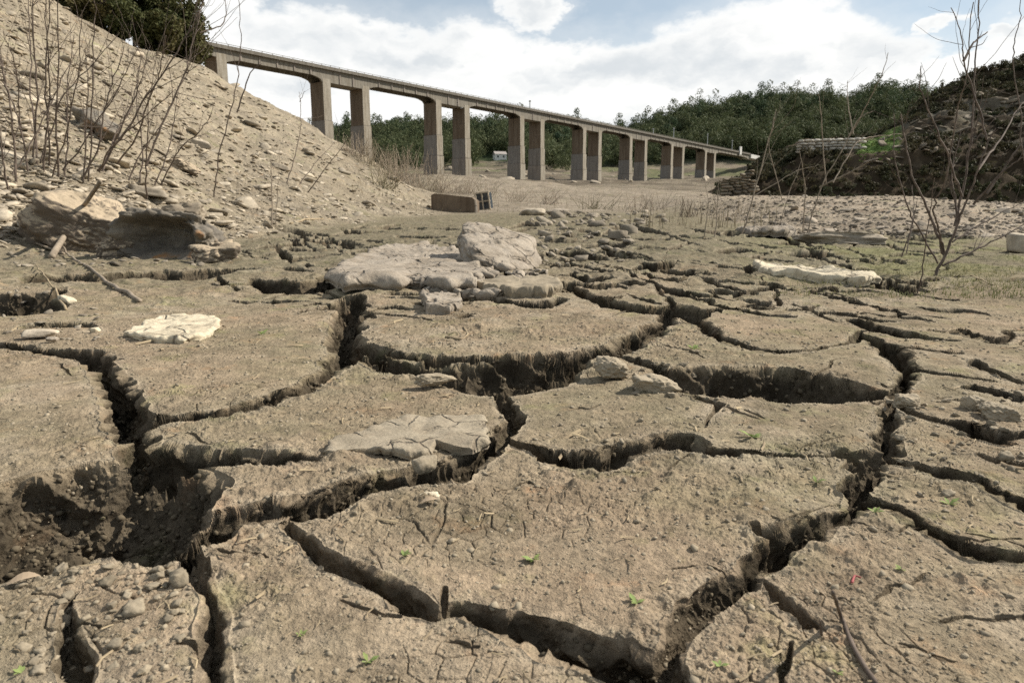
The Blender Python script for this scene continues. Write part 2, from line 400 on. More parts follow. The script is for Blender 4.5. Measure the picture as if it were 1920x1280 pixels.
# masks -----------------------------------------------------------------
foot_d = np.interp(s_ax, tab_s, tab_d[:, 2])[None, :]
w_slope = smooth(s_of(900), s_of(780), s_ax)[None, :] * smooth(0.85, 1.15, Y / foot_d + .12 * fbm(X, Y, .5, 3, s=5))
w_gravel = smooth(s_of(1240), s_of(1400), s_ax)[None, :] * smooth(0.92, 1.10, Y / foot_d + .10 * fbm(X, Y, .4, 3, s=6))
w_far = smooth(30, 42, Y) * (1 - np.clip(w_slope + w_gravel, 0, 1))
w_mud = np.clip(1 - w_slope - w_gravel - w_far, 0, 1)

# ------------------------------------------------------------------ traced cracks: (x, y, width) in photograph pixels, laid on the ground plane
CR = [
 [(-160, 625, 16), (20, 645, 12), (100, 657, 18), (165, 668, 26), (195, 682, 40)],
 [(192, 682, 58), (222, 740, 76), (255, 795, 96), (270, 850, 74), (268, 872, 40)],
 [(290, 853, 46), (400, 856, 44), (480, 858, 38), (560, 858, 26), (612, 864, 8)],
 [(310, 788, 14), (420, 776, 16), (500, 752, 22), (570, 722, 30), (620, 692, 32), (648, 664, 44)],
 [(662, 560, 34), (650, 600, 66), (645, 640, 74), (652, 672, 52)],
 [(560, 590, 4), (610, 578, 6), (650, 566, 14)],
 [(672, 648, 26), (740, 664, 22), (800, 672, 14), (860, 669, 11), (930, 669, 14), (1000, 672, 18), (1080, 665, 22), (1150, 650, 26), (1210, 627, 34), (1246, 602, 34), (1262, 575, 26)],
 [(676, 668, 16), (740, 689, 24), (800, 692, 28), (860, 696, 36), (930, 703, 56), (1000, 694, 52), (1060, 682, 34), (1100, 670, 10)],
 [(930, 715, 30), (947, 742, 34), (957, 770, 46), (950, 800, 42), (940, 832, 14)],
 [(955, 822, 12), (1010, 840, 26), (1060, 860, 48), (1100, 858, 54), (1150, 838, 30), (1220, 832, 26), (1280, 832, 38), (1330, 850, 18), (1400, 856, 15), (1480, 856, 12), (1560, 856, 11), (1630, 850, 16)],
 [(1300, 752, 6), (1345, 763, 18), (1332, 782, 14), (1330, 796, 5)],
 [(1160, 668, 10), (1220, 685, 18), (1262, 702, 34), (1300, 716, 54), (1380, 716, 60), (1450, 722, 58), (1520, 728, 50), (1580, 735, 34), (1650, 738, 10)],
 [(1262, 575, 20), (1290, 582, 32), (1312, 610, 24), (1350, 631, 17), (1400, 652, 11), (1460, 661, 7), (1540, 656, 7), (1600, 640, 9), (1625, 622, 14)],
 [(1590, 598, 8), (1640, 615, 16), (1700, 630, 11), (1790, 640, 4)],
 [(1625, 630, 14), (1680, 660, 36), (1708, 686, 48), (1690, 722, 40), (1678, 760, 34), (1650, 800, 50), (1668, 850, 66), (1640, 890, 50), (1608, 920, 62), (1600, 960, 54), (1560, 985, 40)],
 [(1610, 866, 34), (1590, 885, 20)],
 [(1570, 975, 30), (1510, 1000, 58), (1450, 1004, 34), (1420, 992, 12)],
 [(1510, 1010, 50), (1470, 1045, 60), (1420, 1082, 60), (1360, 1112, 58), (1305, 1150, 64), (1278, 1200, 66), (1268, 1255, 74), (1260, 1330, 90)],
 [(528, 1000, 28), (600, 1050, 44), (680, 1092, 50), (760, 1130, 52), (815, 1150, 36), (860, 1142, 40), (930, 1172, 58), (1010, 1206, 68), (1090, 1242, 88), (1180, 1276, 100), (1250, 1290, 90)],
 [(836, 1100, 14), (830, 1140, 22)],
 [(-260, 1000, 120), (-60, 985, 140), (20, 972, 150), (80, 966, 180), (130, 958, 190), (178, 946, 170), (212, 920, 110)],
 [(262, 860, 34), (238, 840, 30), (246, 880, 36), (240, 925, 56), (222, 965, 90)],
 [(150, 1000, 130), (250, 1016, 100), (330, 1030, 76), (420, 992, 48), (520, 970, 46), (600, 956, 46), (680, 926, 42), (760, 898, 46), (830, 888, 52), (880, 858, 50), (918, 830, 40)],
 [(352, 1050, 44), (372, 1100, 46), (385, 1150, 56), (392, 1210, 66), (396, 1330, 80)],
 [(156, 1120, 24), (142, 1180, 50), (132, 1240, 60), (130, 1330, 70)],
 [(1448, 1096, 16), (1480, 1142, 34), (1520, 1178, 34), (1545, 1192, 10)],
 [(1476, 1212, 18), (1470, 1250, 28), (1472, 1330, 36)],
 [(1620, 930, 26), (1700, 960, 24), (1760, 1000, 36), (1830, 1032, 26), (1940, 1052, 20), (2100, 1070, 14)],
 [(1690, 870, 10), (1760, 892, 20), (1830, 900, 12), (1930, 945, 28), (2080, 990, 18)],
 [(1690, 765, 10), (1760, 790, 10), (1830, 803, 22), (1862, 822, 26), (1940, 812, 10)],
 [(1828, 676, 14), (1850, 694, 12), (1900, 712, 7), (1990, 730, 4)],
 [(1750, 622, 5), (1830, 632, 9), (1868, 642, 12), (1900, 622, 7), (1980, 610, 5)],
 [(1700, 655, 4), (1790, 665, 4)], [(1700, 690, 4), (1780, 700, 6), (1850, 712, 4)],
 [(-160, 560, 40), (0, 560, 40), (40, 582, 22), (80, 560, 14), (112, 545, 10)],
 [(60, 530, 8), (115, 521, 18), (150, 524, 34), (205, 521, 20), (290, 514, 16), (340, 517, 20), (392, 509, 8), (480, 505, 5)],
 [(398, 508, 20), (420, 534, 10), (445, 546, 4)],
 [(476, 520, 12), (520, 535, 32), (560, 541, 36), (600, 536, 34), (632, 520, 18)],
 [(735, 475, 5), (790, 462, 6), (815, 452, 4)],
 [(880, 515, 5), (950, 520, 7), (1030, 528, 6), (1080, 545, 14), (1112, 556, 16), (1160, 572, 14), (1215, 580, 14), (1262, 572, 12)],
 [(900, 560, 4), (955, 568, 8), (1010, 572, 10), (1050, 562, 8)],
 [(1020, 474, 4), (1060, 476, 6), (1100, 480, 7), (1130, 488, 4)], [(1045, 486, 4), (1100, 500, 5), (1150, 514, 4)],
 [(1210, 492, 4), (1260, 508, 6), (1320, 524, 5), (1400, 530, 3)], [(1130, 468, 3), (1180, 482, 5), (1230, 490, 3)],
 [(1200, 525, 4), (1260, 545, 6), (1300, 558, 10), (1372, 580, 6)], [(1262, 570, 12), (1240, 545, 6), (1225, 535, 3)],
 [(570, 455, 4), (600, 452, 9), (640, 458, 6)], [(690, 470, 4), (720, 468, 8)], [(516, 462, 6), (540, 485, 14), (566, 490, 8)],
 [(1480, 475, 4), (1530, 482, 8), (1600, 486, 4)], [(1410, 485, 4), (1460, 470, 5)], [(1450, 540, 8), (1458, 560, 14), (1452, 576, 10)],
 [(1360, 545, 10), (1400, 548, 8), (1440, 540, 4)],
 [(1640, 530, 4), (1720, 550, 8), (1770, 556, 6)], [(1760, 470, 3), (1830, 480, 4)],
 [(1560, 560, 4), (1640, 575, 4), (1700, 590, 4)], [(1350, 575, 3), (1420, 590, 6), (1480, 598, 4)],
 [(1650, 520, 3), (1700, 545, 5)], [(60, 610, 6), (130, 606, 12), (180, 612, 5)],
 [(860, 594, 8), (880, 588, 12)], [(1240, 645, 4), (1300, 660, 4), (1330, 672, 3)], [(1760, 745, 4), (1830, 752, 6)],
 [(1830, 860, 5), (1900, 872, 8), (1960, 876, 4)],
]
# small random cracks over the middle distance
for k in range(300):
    px = rng.uniform(430, 1800); py = rng.uniform(424, 600)
    if py > 540 and rng.random() < .6: continue
    L = rng.uniform(18, 70); n = 4; a = rng.normal(0.05, .16); w = rng.uniform(2, 7) * (0.5 + (py - 420) / 160)
    p = []
    for i in range(n):
        t = i / (n - 1) - .5
        p.append((px + L * t * 2, py + L * t * 2 * a + rng.normal(0, 2.2), max(1.2, w * (1 - abs(t) * 1.4))))
    CR.append(p)
for k in range(40):       # hairline cracks on the near plates
    px = rng.uniform(-100, 2000); py = rng.uniform(620, 1250)
    L = rng.uniform(20, 60); a = rng.normal(0, .5); p = []
    for i in range(4):
        t = i / 3 - .5
        p.append((px + L * t * 2, py + L * t * a + rng.normal(0, 5), max(1.2, 4.5 * (1 - abs(t) * 1.6))))
    CR.append(p)

for k in range(46):       # the cracked flat goes on beyond both edges of the picture
    side = 1 if k % 2 else -1; px = 960 + side * rng.uniform(1150, 3000); py = rng.uniform(590, 1150)
    L = rng.uniform(160, 420); a = rng.choice([rng.normal(.05, .12), rng.normal(side * .75, .2)]); w = rng.uniform(14, 44); p = []
    for i in range(7):
        t = i / 6 - .5
        p.append((px + L * t * 2, py + L * t * 2 * a + rng.normal(0, 14), max(3, w * (1 - abs(t) * 1.2))))
    CR.append(p)

# ground heights are known on the flat part; beyond, intersect with the terrain
def bilin(A, x, y):
    x = np.asarray(x, float); y = np.asarray(y, float)
    s = x / y
    fj = np.clip(np.interp(s, s_ax, np.arange(NC)), 0, NC - 1.001); fi = np.clip(np.interp(y, d_ax, np.arange(NR)), 0, NR - 1.001)
    i = fi.astype(int); j = fj.astype(int); a = fi - i; b = fj - j
    return A[i, j] * (1 - a) * (1 - b) + A[i + 1, j] * a * (1 - b) + A[i, j + 1] * (1 - a) * b + A[i + 1, j + 1] * a * b
def hit(px, py, A=None):
    A = base if A is None else A
    r = ray(px, py); d = np.geomspace(.5, DMAX - 1, 900); t = d / r[1]
    z = CH + r[2] * t; g = bilin(A, r[0] * t, d)
    k = np.argmax(z < g)
    if z[k] >= g[k]: return at(px, py, 60.)
    dd = d[k]; return np.array([r[0] / r[1] * dd, dd, g[k]])

_wk = smooth(4.0, 2.2, Y)
warp = fbm(X, Y, 6, 1, .42, s=21) * .62 + _wk * fbm(X, Y, 12.2, 2, .42, s=22) * .30; warp2 = fbm(X, Y, 6, 1, .42, s=31) * .62 + _wk * fbm(X, Y, 12.2, 2, .42, s=32) * .30
dwn = np.clip(Y / 3.0, .5, 3.0)
WX = X + warp * .042 * dwn ** .5; WY = Y + warp2 * .042 * dwn ** .5
sd = np.full((NR, NC), 9.0); wid = np.zeros((NR, NC))
for path in CR:
    pts = []
    P = np.array([(p[0], p[1]) for p in path], float); T = np.gradient(P, axis=0)
    for (px, py, w), t in zip(path, T):
        n = np.array([-t[1], t[0]]) / (np.hypot(*t) + 1e-9) * w / 2
        c = hit(px, py)[:2]
        if py < 470:
            k = c[1] / flat(px, max(py, 425))[1]
        a = flat(px + n[0], max(py + n[1], 412)); b = flat(px - n[0], max(py - n[1], 412))
        hw_v = (a - b) / 2
        pts.append((c, hw_v))
    cs = np.array([p[0] for p in pts]); tw = np.gradient(cs, axis=0)
    hw = []
    for (c, v), t in zip(pts, tw):
        t = t / (np.hypot(*t) + 1e-9); hw.append(max(.004, min(.32, abs(v[0] * t[1] - v[1] * t[0]))))
    for k in range(len(cs) - 1):
        a, b = cs[k], cs[k + 1]; wa, wb = hw[k], hw[k + 1]; m = max(wa, wb) + .25
        lo = np.minimum(a, b) - m; hi_ = np.maximum(a, b) + m
        i0, i1 = np.searchsorted(d_ax, [lo[1], hi_[1]])
        if i1 <= i0: continue
        dd = d_ax[i0:i1]
        ss = [lo[0] / dd.min(), lo[0] / dd.max(), hi_[0] / dd.min(), hi_[0] / dd.max()]
        j0, j1 = np.searchsorted(s_ax, [min(ss), max(ss)])
        if j1 <= j0: continue
        x = WX[i0:i1, j0:j1]; y = WY[i0:i1, j0:j1]
        e = b - a; L2 = e @ e + 1e-9
        t = np.clip(((x - a[0]) * e[0] + (y - a[1]) * e[1]) / L2, 0, 1)
        q = np.hypot(x - a[0] - t * e[0], y - a[1] - t * e[1]) - (wa + (wb - wa) * t)
        cur = sd[i0:i1, j0:j1]; up = q < cur
        cur[up] = q[up]; wv = wid[i0:i1, j0:j1]; wv[up] = (wa + (wb - wa) * t)[up]

# ------------------------------------------------------------------ heights
hn = (fbm(X, Y, 1.1, 3, .5, s=41) * .022 + fbm(X, Y, 5, 4, .55, s=43) * .010) * w_mud
grain = fbm(X, Y, 34, 4, .7, s=47); 
near = np.clip(2.2 / Y, .25, 1.0)
patch = smooth(-.15, .45, fbm(X, Y, 2.3, 4, .6, s=44))
hn += w_mud * (grain * (.0022 + .0050 * patch) + patch * np.maximum(fbm(X, Y, 16, 3, .6, s=48) - .15, 0) * .026 + np.abs(fbm(X, Y, 80, 2, .6, s=49)) * (.0012 + .003 * patch))
def cell_edges(x, y, f, s):
    """distance (in cells) to the border between random cells"""
    x = x * f; y = y * f; ix = np.floor(x).astype(np.int64); iy = np.floor(y).astype(np.int64)
    d1 = np.full(x.shape, 9.0); d2 = np.full(x.shape, 9.0)
    for dx in (-1, 0, 1):
        for dy in (-1, 0, 1):
            cx = ix + dx; cy = iy + dy
            d = np.hypot(cx + .15 + .7 * _h(cx, cy, s) - x, cy + .15 + .7 * _h(cx, cy, s + 1) - y)
            d2 = np.where(d < d1, d1, np.minimum(d2, d)); d1 = np.minimum(d1, d)
    return d2 - d1
_nb = int(np.searchsorted(d_ax, 4.5))
hair = np.zeros_like(X)
_x = X[:_nb] + warp[:_nb] * .05; _y = Y[:_nb] + warp2[:_nb] * .05
_e = cell_edges(_x, _y, 9.0, 300); _m2 = smooth(.0, .30, fbm(X[:_nb], Y[:_nb], 1.7, 3, .6, s=45))
_e2 = cell_edges(_x + 3, _y + 5, 24.0, 310); _m3 = smooth(.05, .35, fbm(X[:_nb], Y[:_nb], 3.1, 3, .6, s=46))
hair[:_nb] = np.maximum(smooth(.055, .0, _e) * _m2, smooth(.09, .0, _e2) * _m3 * .6) * smooth(4.5, 3.0, Y[:_nb])
hn -= hair * .006 * w_mud
chunk = fbm(X, Y, 26, 4, .65, s=51); chunk2 = fbm(X, Y, 9, 3, .6, s=52); wnoise = fbm(X, Y, 5, 2, .4, s=56)
def crack_profile(sd, wid, wn, ch, ch2, x, y):
    # chipped lips
    sd = sd + (fbm(x, y, 17, 2, .5, s=57) * .017 + np.minimum(vnoise(x * 46 + y * 9, y * 46 - x * 9, 58), .1) * .006) * np.exp(-(sd / .014) ** 2) * np.clip(wid / .035, .15, 1)
    ins = np.clip(-sd, 0, None)
    depth = np.clip(wid * 2.5, .012, .24)
    wallw = np.clip(wid * (.58 + .35 * wn), .005, .085 + 2.2 * np.clip(wid - .10, 0, .08))
    prof = np.clip(ins / wallw, 0, 1) ** .8; prof = prof * (2 - prof) * .5 + prof * .5
    cz = -depth * prof + smooth(.5, 1, prof) * (ch2 * .05) * np.clip(depth / .15, .15, 1.0)
    rim = np.exp(-np.clip(sd, 0, 1) / .018) * (sd > 0)
    rimw = np.exp(-np.clip(sd, 0, 1) / .05) * np.clip(wid / .03, 0, 1)
    cz = cz - rim * (.004 + .006 * np.clip(ch + .3, 0, 1)) * np.clip(wid / .02, 0.1, 1) * (1 - np.exp(-np.clip(sd, 0, 1) / .004)) + .008 * rimw * (sd > 0) * (ch2 + .2) * (1 - np.exp(-np.clip(sd, 0, 1) / .01))
    return prof, depth, wallw, cz, rim
prof, depth, wallw, cz, rim = crack_profile(sd, wid, wnoise, chunk, chunk2, X, Y)
mid = smooth(3.2, 6, Y) * w_mud
hn += mid * (np.maximum(fbm(X, Y, 2.6, 4, .6, s=54), -.1) * .055 + fbm(X, Y, 9, 3, .6, s=55) * .022)
Z = base + hn + cz * np.clip(w_mud * 1.5, 0, 1)
# slope and gravel relief
Z += w_slope * (fbm(X, Y, .22, 4, .5, s=61) * .75 * np.clip((Y - foot_d) / 20, 0, 1) + fbm(X, Y, 1.3, 4, .6, s=62) * .10 + np.abs(fbm(X, Y, 4.5, 4, .65, s=63)) * .09)
Z += w_gravel * (fbm(X, Y, .3, 3, .5, s=64) * .12 + fbm(X, Y, 2.2, 4, .6, s=65) * .07)
Z += w_far * (fbm(X, Y, .15, 4, .5, s=66) * .35 * np.clip((Y - 35) / 40, 0, 1) + fbm(X, Y, 1.2, 4, .6, s=67) * .08)

# crumble the crack walls in all three directions
brk = smooth(0.0, .16, prof) * np.clip(depth / .14, .10, 1.0) * w_mud
_Zs = blur(blur(base + cz * np.clip(w_mud * 1.5, 0, 1), 11, 0), 11, 1)
_dzr = np.gradient(_Zs, axis=0) / np.gradient(Y, axis=0); _dzc = np.gradient(_Zs, axis=1) / np.gradient(X, axis=1)
_gy = _dzr - _dzc * s_ax[None, :]; _gx = _dzc
_nl = np.sqrt(_gx ** 2 + _gy ** 2 + 1)
NRM = np.stack([-_gx / _nl, -_gy / _nl, 1 / _nl], -1)
def crumble(P, N, amp):
    # rotated, isotropic lumps: big clods, small clods, crumbs
    R1 = np.array([[.36, .48, -.80], [-.80, .60, 0], [.48, .64, .60]]); R2 = np.array([[.60, 0, .80], [.64, .60, -.48], [-.48, .80, .36]])
    p1 = P @ R1.T; p2 = P @ R2.T; p3 = p1 @ R2.T; p4 = p2 @ R2.T
    a = 1 - 2 * np.abs(vnoise3(p1, 13, 1)); b = 1 - 2 * np.abs(vnoise3(p2, 29, 2)); c = 1 - 2 * np.abs(vnoise3(p3, 66, 3)); e = vnoise3(p4, 8, 4); f = vnoise3(p1, 140, 8)
    d = a * .021 + b * .0125 + c * .0048 + e * .018 + f * .0016
    off = N * (d * amp)[:, None]
    off += np.stack([vnoise3(p1, 22, 5), vnoise3(p2, 22, 6), vnoise3(p3, 22, 7)], 1) * (amp * .009)[:, None]
    return P + off
PV = np.stack([X, Y, Z], -1).reshape(-1, 3)
_m = brk.reshape(-1) > .004
PV[_m] = crumble(PV[_m], NRM.reshape(-1, 3)[_m], brk.reshape(-1)[_m])
X2 = PV[:, 0].reshape(NR, NC); Y2 = PV[:, 1].reshape(NR, NC); Z2 = PV[:, 2].reshape(NR, NC)
# tints (what the soil itself is made of, plus shade darkened into the cracks)
def C3(c): return np.array(c)[None, None, :]
n1 = smooth(-.35, .35, fbm(X, Y, 1.6, 4, .6, s=71))[..., None]; n2 = smooth(-.3, .4, fbm(X, Y, 6, 4, .6, s=72))[..., None]
mud = C3((.275, .218, .158)) * (1 - n1) + C3((.222, .186, .130)) * n1
n3 = smooth(.0, .4, fbm(X, Y, 3.3, 4, .6, s=75))[..., None]; mud = mud * (1 - .65 * n3) + C3((.165, .132, .092)) * .65 * n3
n4 = smooth(.1, .4, fbm(X, Y, 2.1, 5, .65, s=76))[..., None]; mud = mud * (1 - .7 * n4) + C3((.335, .280, .215)) * .7 * n4; n5 = smooth(.08, .4, fbm(X, Y, 1.3, 5, .65, s=79))[..., None]; mud = mud * (1 - .5 * n5) + C3((.205, .180, .112)) * .5 * n5; n6 = smooth(.15, .45, fbm(X, Y, 2.7, 4, .65, s=80))[..., None]; mud = mud * (1 - .35 * n6) + C3((.300, .222, .160)) * .35 * n6
mud = mud * (1 - .35 * n2) + C3((.300, .230, .165)) * .35 * n2
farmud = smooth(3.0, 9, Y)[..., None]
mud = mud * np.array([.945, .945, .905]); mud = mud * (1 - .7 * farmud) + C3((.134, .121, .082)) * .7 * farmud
RAW_SHADED = C3((.052, .042, .029)) * (1 - n2) + C3((.098, .079, .055)) * n2      # damp earth below the crust, darkened further to paint shade into the cracks
def soil(t, prof, depth, rim, wid, hair, raw_shaded, wm):
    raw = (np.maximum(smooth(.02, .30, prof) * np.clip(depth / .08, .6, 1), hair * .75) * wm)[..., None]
    t = t * (1 - raw) + raw_shaded * raw
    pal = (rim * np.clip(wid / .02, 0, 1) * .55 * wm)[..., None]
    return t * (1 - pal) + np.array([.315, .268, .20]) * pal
gp = (smooth(s_of(1330), s_of(1560), s_ax)[None, :] * smooth(5.0, 7.5, Y) * smooth(-.5, .2, fbm(X, Y, .9, 3, s=73)))[..., None]
mud = mud * (1 - .6 * gp) + C3((.165, .165, .075)) * .6 * gp
sl1 = smooth(-.3, .3, fbm(X, Y, .8, 4, .6, s=74))[..., None]
_bz = smooth(-.2, .5, vnoise(base * 1.1 + fbm(X, Y, .3, 3, s=77) * 1.5, X * .04, 78))[..., None]
slope_c = C3((.285, .242, .178)) * (1 - sl1) + C3((.22, .187, .14)) * sl1
grav_c = C3((.31, .258, .196)) * (1 - sl1) + C3((.24, .20, .152)) * sl1
slope_c = slope_c * (1 - .35 * _bz) + C3((.17, .138, .095)) * .35 * _bz
far_c = C3((.255, .215, .165)) * (1 - sl1) + C3((.205, .172, .13)) * sl1
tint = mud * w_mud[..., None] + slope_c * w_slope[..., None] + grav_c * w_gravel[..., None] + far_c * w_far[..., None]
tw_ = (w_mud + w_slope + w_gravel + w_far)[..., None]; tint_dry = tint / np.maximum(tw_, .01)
tint = soil(tint_dry, prof, depth, rim, wid, hair, RAW_SHADED, w_mud)

def split_terrain():
    V = PV
    idx = np.arange(NR * NC).reshape(NR, NC)
    F = np.stack([idx[:-1, :-1], idx[:-1, 1:], idx[1:, 1:], idx[1:, :-1]], -1).reshape(-1, 4)
    cl = np.zeros((NR, NC), int)
    cl[w_slope > .5] = 1; cl[w_gravel > .5] = 2; cl[w_far > .5] = 3
    fc = cl[:-1, :-1].reshape(-1)
    tc = tint.reshape(-1, 3)
    # faces of the crack walls are split finer and their profile worked out anew, so that lips stay clean and the crumbling shows
    def q4(A): return np.stack([A[:-1, :-1], A[:-1, 1:], A[1:, 1:], A[1:, :-1]])
    sq = q4(sd)
    wall = (sq.min(0) < .022) & (sq.max(0) > -wallw[:-1, :-1] * 1.15) & (wid[:-1, :-1] > .003) & (Y[:-1, :-1] < 7.5) & (np.abs(s_ax[None, :-1]) < .98) & (w_mud[:-1, :-1] > .3)
    SRC = np.concatenate([np.stack([X, Y, base + hn, sd, wid, wnoise, chunk, chunk2, hair, w_mud], -1), NRM, tint_dry, np.broadcast_to(RAW_SHADED, tint_dry.shape)], -1)
    steep = (wall.reshape(-1)) & (fc == 0)
    WP = []; WQ = []; WT = []; n0 = 0
    for K, sel in ((4, Y[:-1, :-1].reshape(-1) < 2.0), (3, Y[:-1, :-1].reshape(-1) >= 2.0)):
        si = np.where(steep & sel)[0]; fi_, fj_ = si // (NC - 1), si % (NC - 1)
        g_ = np.arange(K + 1); ga, gb = np.meshgrid(g_, g_, indexing='ij')
        key = ((fi_[:, None, None] * K + ga[None]) * (NC * K + K) + fj_[:, None, None] * K + gb[None])
        uk, inv = np.unique(key, return_inverse=True); inv = inv.reshape(key.shape)
        ri, cj = uk // (NC * K + K), uk % (NC * K + K)
        r0 = np.minimum(ri // K, NR - 2); c0 = np.minimum(cj // K, NC - 2); ta = (ri / K - r0)[:, None]; tb = (cj / K - c0)[:, None]
        B = (SRC[r0, c0] * (1 - ta) + SRC[r0 + 1, c0] * ta) * (1 - tb) + (SRC[r0, c0 + 1] * (1 - ta) + SRC[r0 + 1, c0 + 1] * ta) * tb
        pf, dp, ww, c_, rm = crack_profile(B[:, 3], B[:, 4], B[:, 5], B[:, 6], B[:, 7], B[:, 0], B[:, 1])
        wm = B[:, 9]; P = np.stack([B[:, 0], B[:, 1], B[:, 2] + c_ * np.clip(wm * 1.5, 0, 1)], 1)
        N = B[:, 10:13]; N = N / np.linalg.norm(N, axis=1)[:, None]
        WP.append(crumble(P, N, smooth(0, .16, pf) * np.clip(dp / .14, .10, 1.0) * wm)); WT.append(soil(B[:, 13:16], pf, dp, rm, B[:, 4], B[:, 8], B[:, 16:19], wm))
        WQ.append(np.stack([inv[:, :-1, :-1], inv[:, :-1, 1:], inv[:, 1:, 1:], inv[:, 1:, :-1]], -1).reshape(-1, 4) + n0); n0 += len(P)
        print('wall faces', K, len(si))
    P = np.concatenate(WP); q = np.concatenate(WQ); wt = np.concatenate(WT)
    for k, nm, mat in ((0, 'ground', M_MUD), (1, 'hillside', M_SLOPE), (2, 'gravel_terrace', M_SLOPE), (3, 'valley_floor', M_SLOPE)):
        f = F[(fc == k) & ~steep]
        u, inv2 = np.unique(f, return_inverse=True); vv = V[u]; ff = inv2.reshape(-1, 4); tt = tc[u]
        if k == 0:
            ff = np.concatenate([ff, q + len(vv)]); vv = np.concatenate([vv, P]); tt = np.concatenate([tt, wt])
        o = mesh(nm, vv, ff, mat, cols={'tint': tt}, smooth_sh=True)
        kind(o, 'structure')
split_terrain()
# surrounding land, lower and out to the horizon
def big_land():
    n = 120; ax = np.sinh(np.linspace(-4, 4, n)) / math.sinh(4) * 2500
    x, y = np.meshgrid(ax, ax)
    z = -3.5 + np.zeros_like(x)
    V = np.stack([x, y + 100, z], -1).reshape(-1, 3); i = np.arange(n * n).reshape(n, n)
    F = np.stack([i[:-1, :-1], i[:-1, 1:], i[1:, 1:], i[1:, :-1]], -1).reshape(-1, 4)
    t = np.tile(np.array([.16, .14, .09]), (n * n, 1))
    kind(mesh('terrain', V, F, M_FAR, cols={'tint': t}), 'structure')
big_land()

# ------------------------------------------------------------------ rocks
_ico = {}
def ico(sub):
    if sub not in _ico:
        bm = bmesh.new(); bmesh.ops.create_icosphere(bm, subdivisions=sub, radius=1.0)
        bm.verts.ensure_lookup_table()
        _ico[sub] = (np.array([v.co[:] for v in bm.verts]), np.array([[v.index for v in f.verts] for f in bm.faces])); bm.free()
    return _ico[sub]
def rock(seed, dims, sub=4, cuts=14, rough=.05, sharp=34):
    """angular stone: a sphere cut by random planes, then roughened; dims are full width, depth, height"""
    r = np.random.default_rng(seed); D, F = ico(sub)
    N = r.normal(size=(cuts, 3)); N /= np.linalg.norm(N, axis=1)[:, None]
    N = np.concatenate([N, np.array([[0, 0, 1], [0, 0, -1], [1, 0, .1], [-1, .1, 0], [0, 1, 0], [.1, -1, 0]], float)])
    N[-6:] += r.normal(0, .18, (6, 3)); N /= np.linalg.norm(N, axis=1)[:, None]
    off = np.concatenate([r.uniform(.72, 1.0, cuts), r.uniform(.62, .85, 6)])
    q = np.clip(D @ N.T, 0.02, None) / off
    rad = (np.sum(q ** sharp, axis=1)) ** (-1 / sharp)
    V = D * rad[:, None]
    if rough:
        a, b, c = V.T
        n = fbm(a * 1.3 + b * .7 + seed, c * 1.2 - b * .9 + seed * 1.7, 1.6, 5, .6, s=seed % 97) + fbm(b * 1.1 + c, a - c * .8, 3.1, 4, .65, s=(seed + 9) % 97) * .6 + fbm(a + c * .9 - b * .3, b - c * .7 + a * .2, 7.5, 4, .7, s=(seed + 19) % 97) * .55
        V = V * (1 + rough * n)[:, None]
    V = V / (V.max(0) - V.min(0)) * np.array(dims)
    V[:, 2] -= V[:, 2].min()
    return V, F
def put_rock(name, label, cat, px, py, wpx, hpx, depth_ratio, seed, mat, group=None, rz=0.0, sink=.15, sub=4, tilt=(0, 0), A=None, cuts=14, rough=.05, sharp=34, dz=0.0, carve=None, frac=0.0):
    p = hit(px, py, A); k = p[1] / 1280
    dims = (wpx * k, wpx * k * depth_ratio, hpx * k)
    V, F = rock(seed, dims, sub, cuts, rough, sharp)
    V[:, 2] -= dims[2] * sink
    if frac:
        q_ = V / max(dims) + seed
        nv = V - np.array([0, 0, dims[2] * .4]); nv /= np.linalg.norm(nv, axis=1)[:, None] + 1e-9
        f_ = 0
        for fq, am in ((3.0, 1.0), (6.5, .55), (14, .3), (30, .14)):
            st = vnoise3(q_ * np.array([1, 1, 1.8]) + fq, fq, seed % 50); f_ = f_ + am * (np.abs(st) * 1.4 - .5)
        V = V + nv * (f_ * frac * max(dims) * .12)[:, None]
    if carve:            # hollow broken out of the front face
        cx, cz, rx, rz_, dp = carve
        g_ = np.exp(-((V[:, 0] / dims[0] - cx) / rx) ** 4 - ((V[:, 2] / dims[2] - cz) / rz_) ** 4) * (V[:, 1] < dims[1] * .12)
        V[:, 1] += g_ * dims[1] * dp * (1 + .25 * fbm(V[:, 0] * 3, V[:, 2] * 3, 1.0, 4, .6, s=77))
    o = mesh(name, V, F, mat, smooth_sh=False)
    o.location = (p[0], p[1] + dims[1] * .5, p[2] + dz); o.rotation_euler = (tilt[0], tilt[1], rz)
    tag(o, label, cat, group)
    return o
SOIL = 'stones lying on the cracked mud'
put_rock('boulder', 'big tan boulder with a dark broken face at the foot of the scree slope', 'boulder', 104, 474, 225, 140, .9, 15, M_BOULDER, sink=.22, rz=.25, cuts=16, rough=.06, sub=6, tilt=(.22, .42), frac=.55)
put_rock('boulder', 'dark hollow-faced boulder with rusty orange base stains', 'boulder', 282, 488, 190, 112, .7, 24, M_DARKROCK, sink=.15, rz=-.1, cuts=16, rough=.06, sub=6, frac=.65, carve=(.02, .36, .32, .30, .55))
put_rock('boulder', 'low pale rock leaning at the right end of the dark boulder', 'boulder', 388, 494, 95, 60, .8, 36, M_BOULDER, sink=.3, rz=.5, frac=.9, sub=5)
put_rock('boulder', 'small grey rounded rock on top of the dark boulder group', 'rock', 322, 412, 92, 42, .8, 41, M_SLATEPALE, sink=.25, rz=.1, frac=.9, sub=5)
put_rock('boulder', 'low tan rock between the tan boulder and the dark boulder', 'rock', 208, 486, 80, 56, .7, 44, M_BOULDER, sink=.3, rz=.9, frac=.9, sub=5)
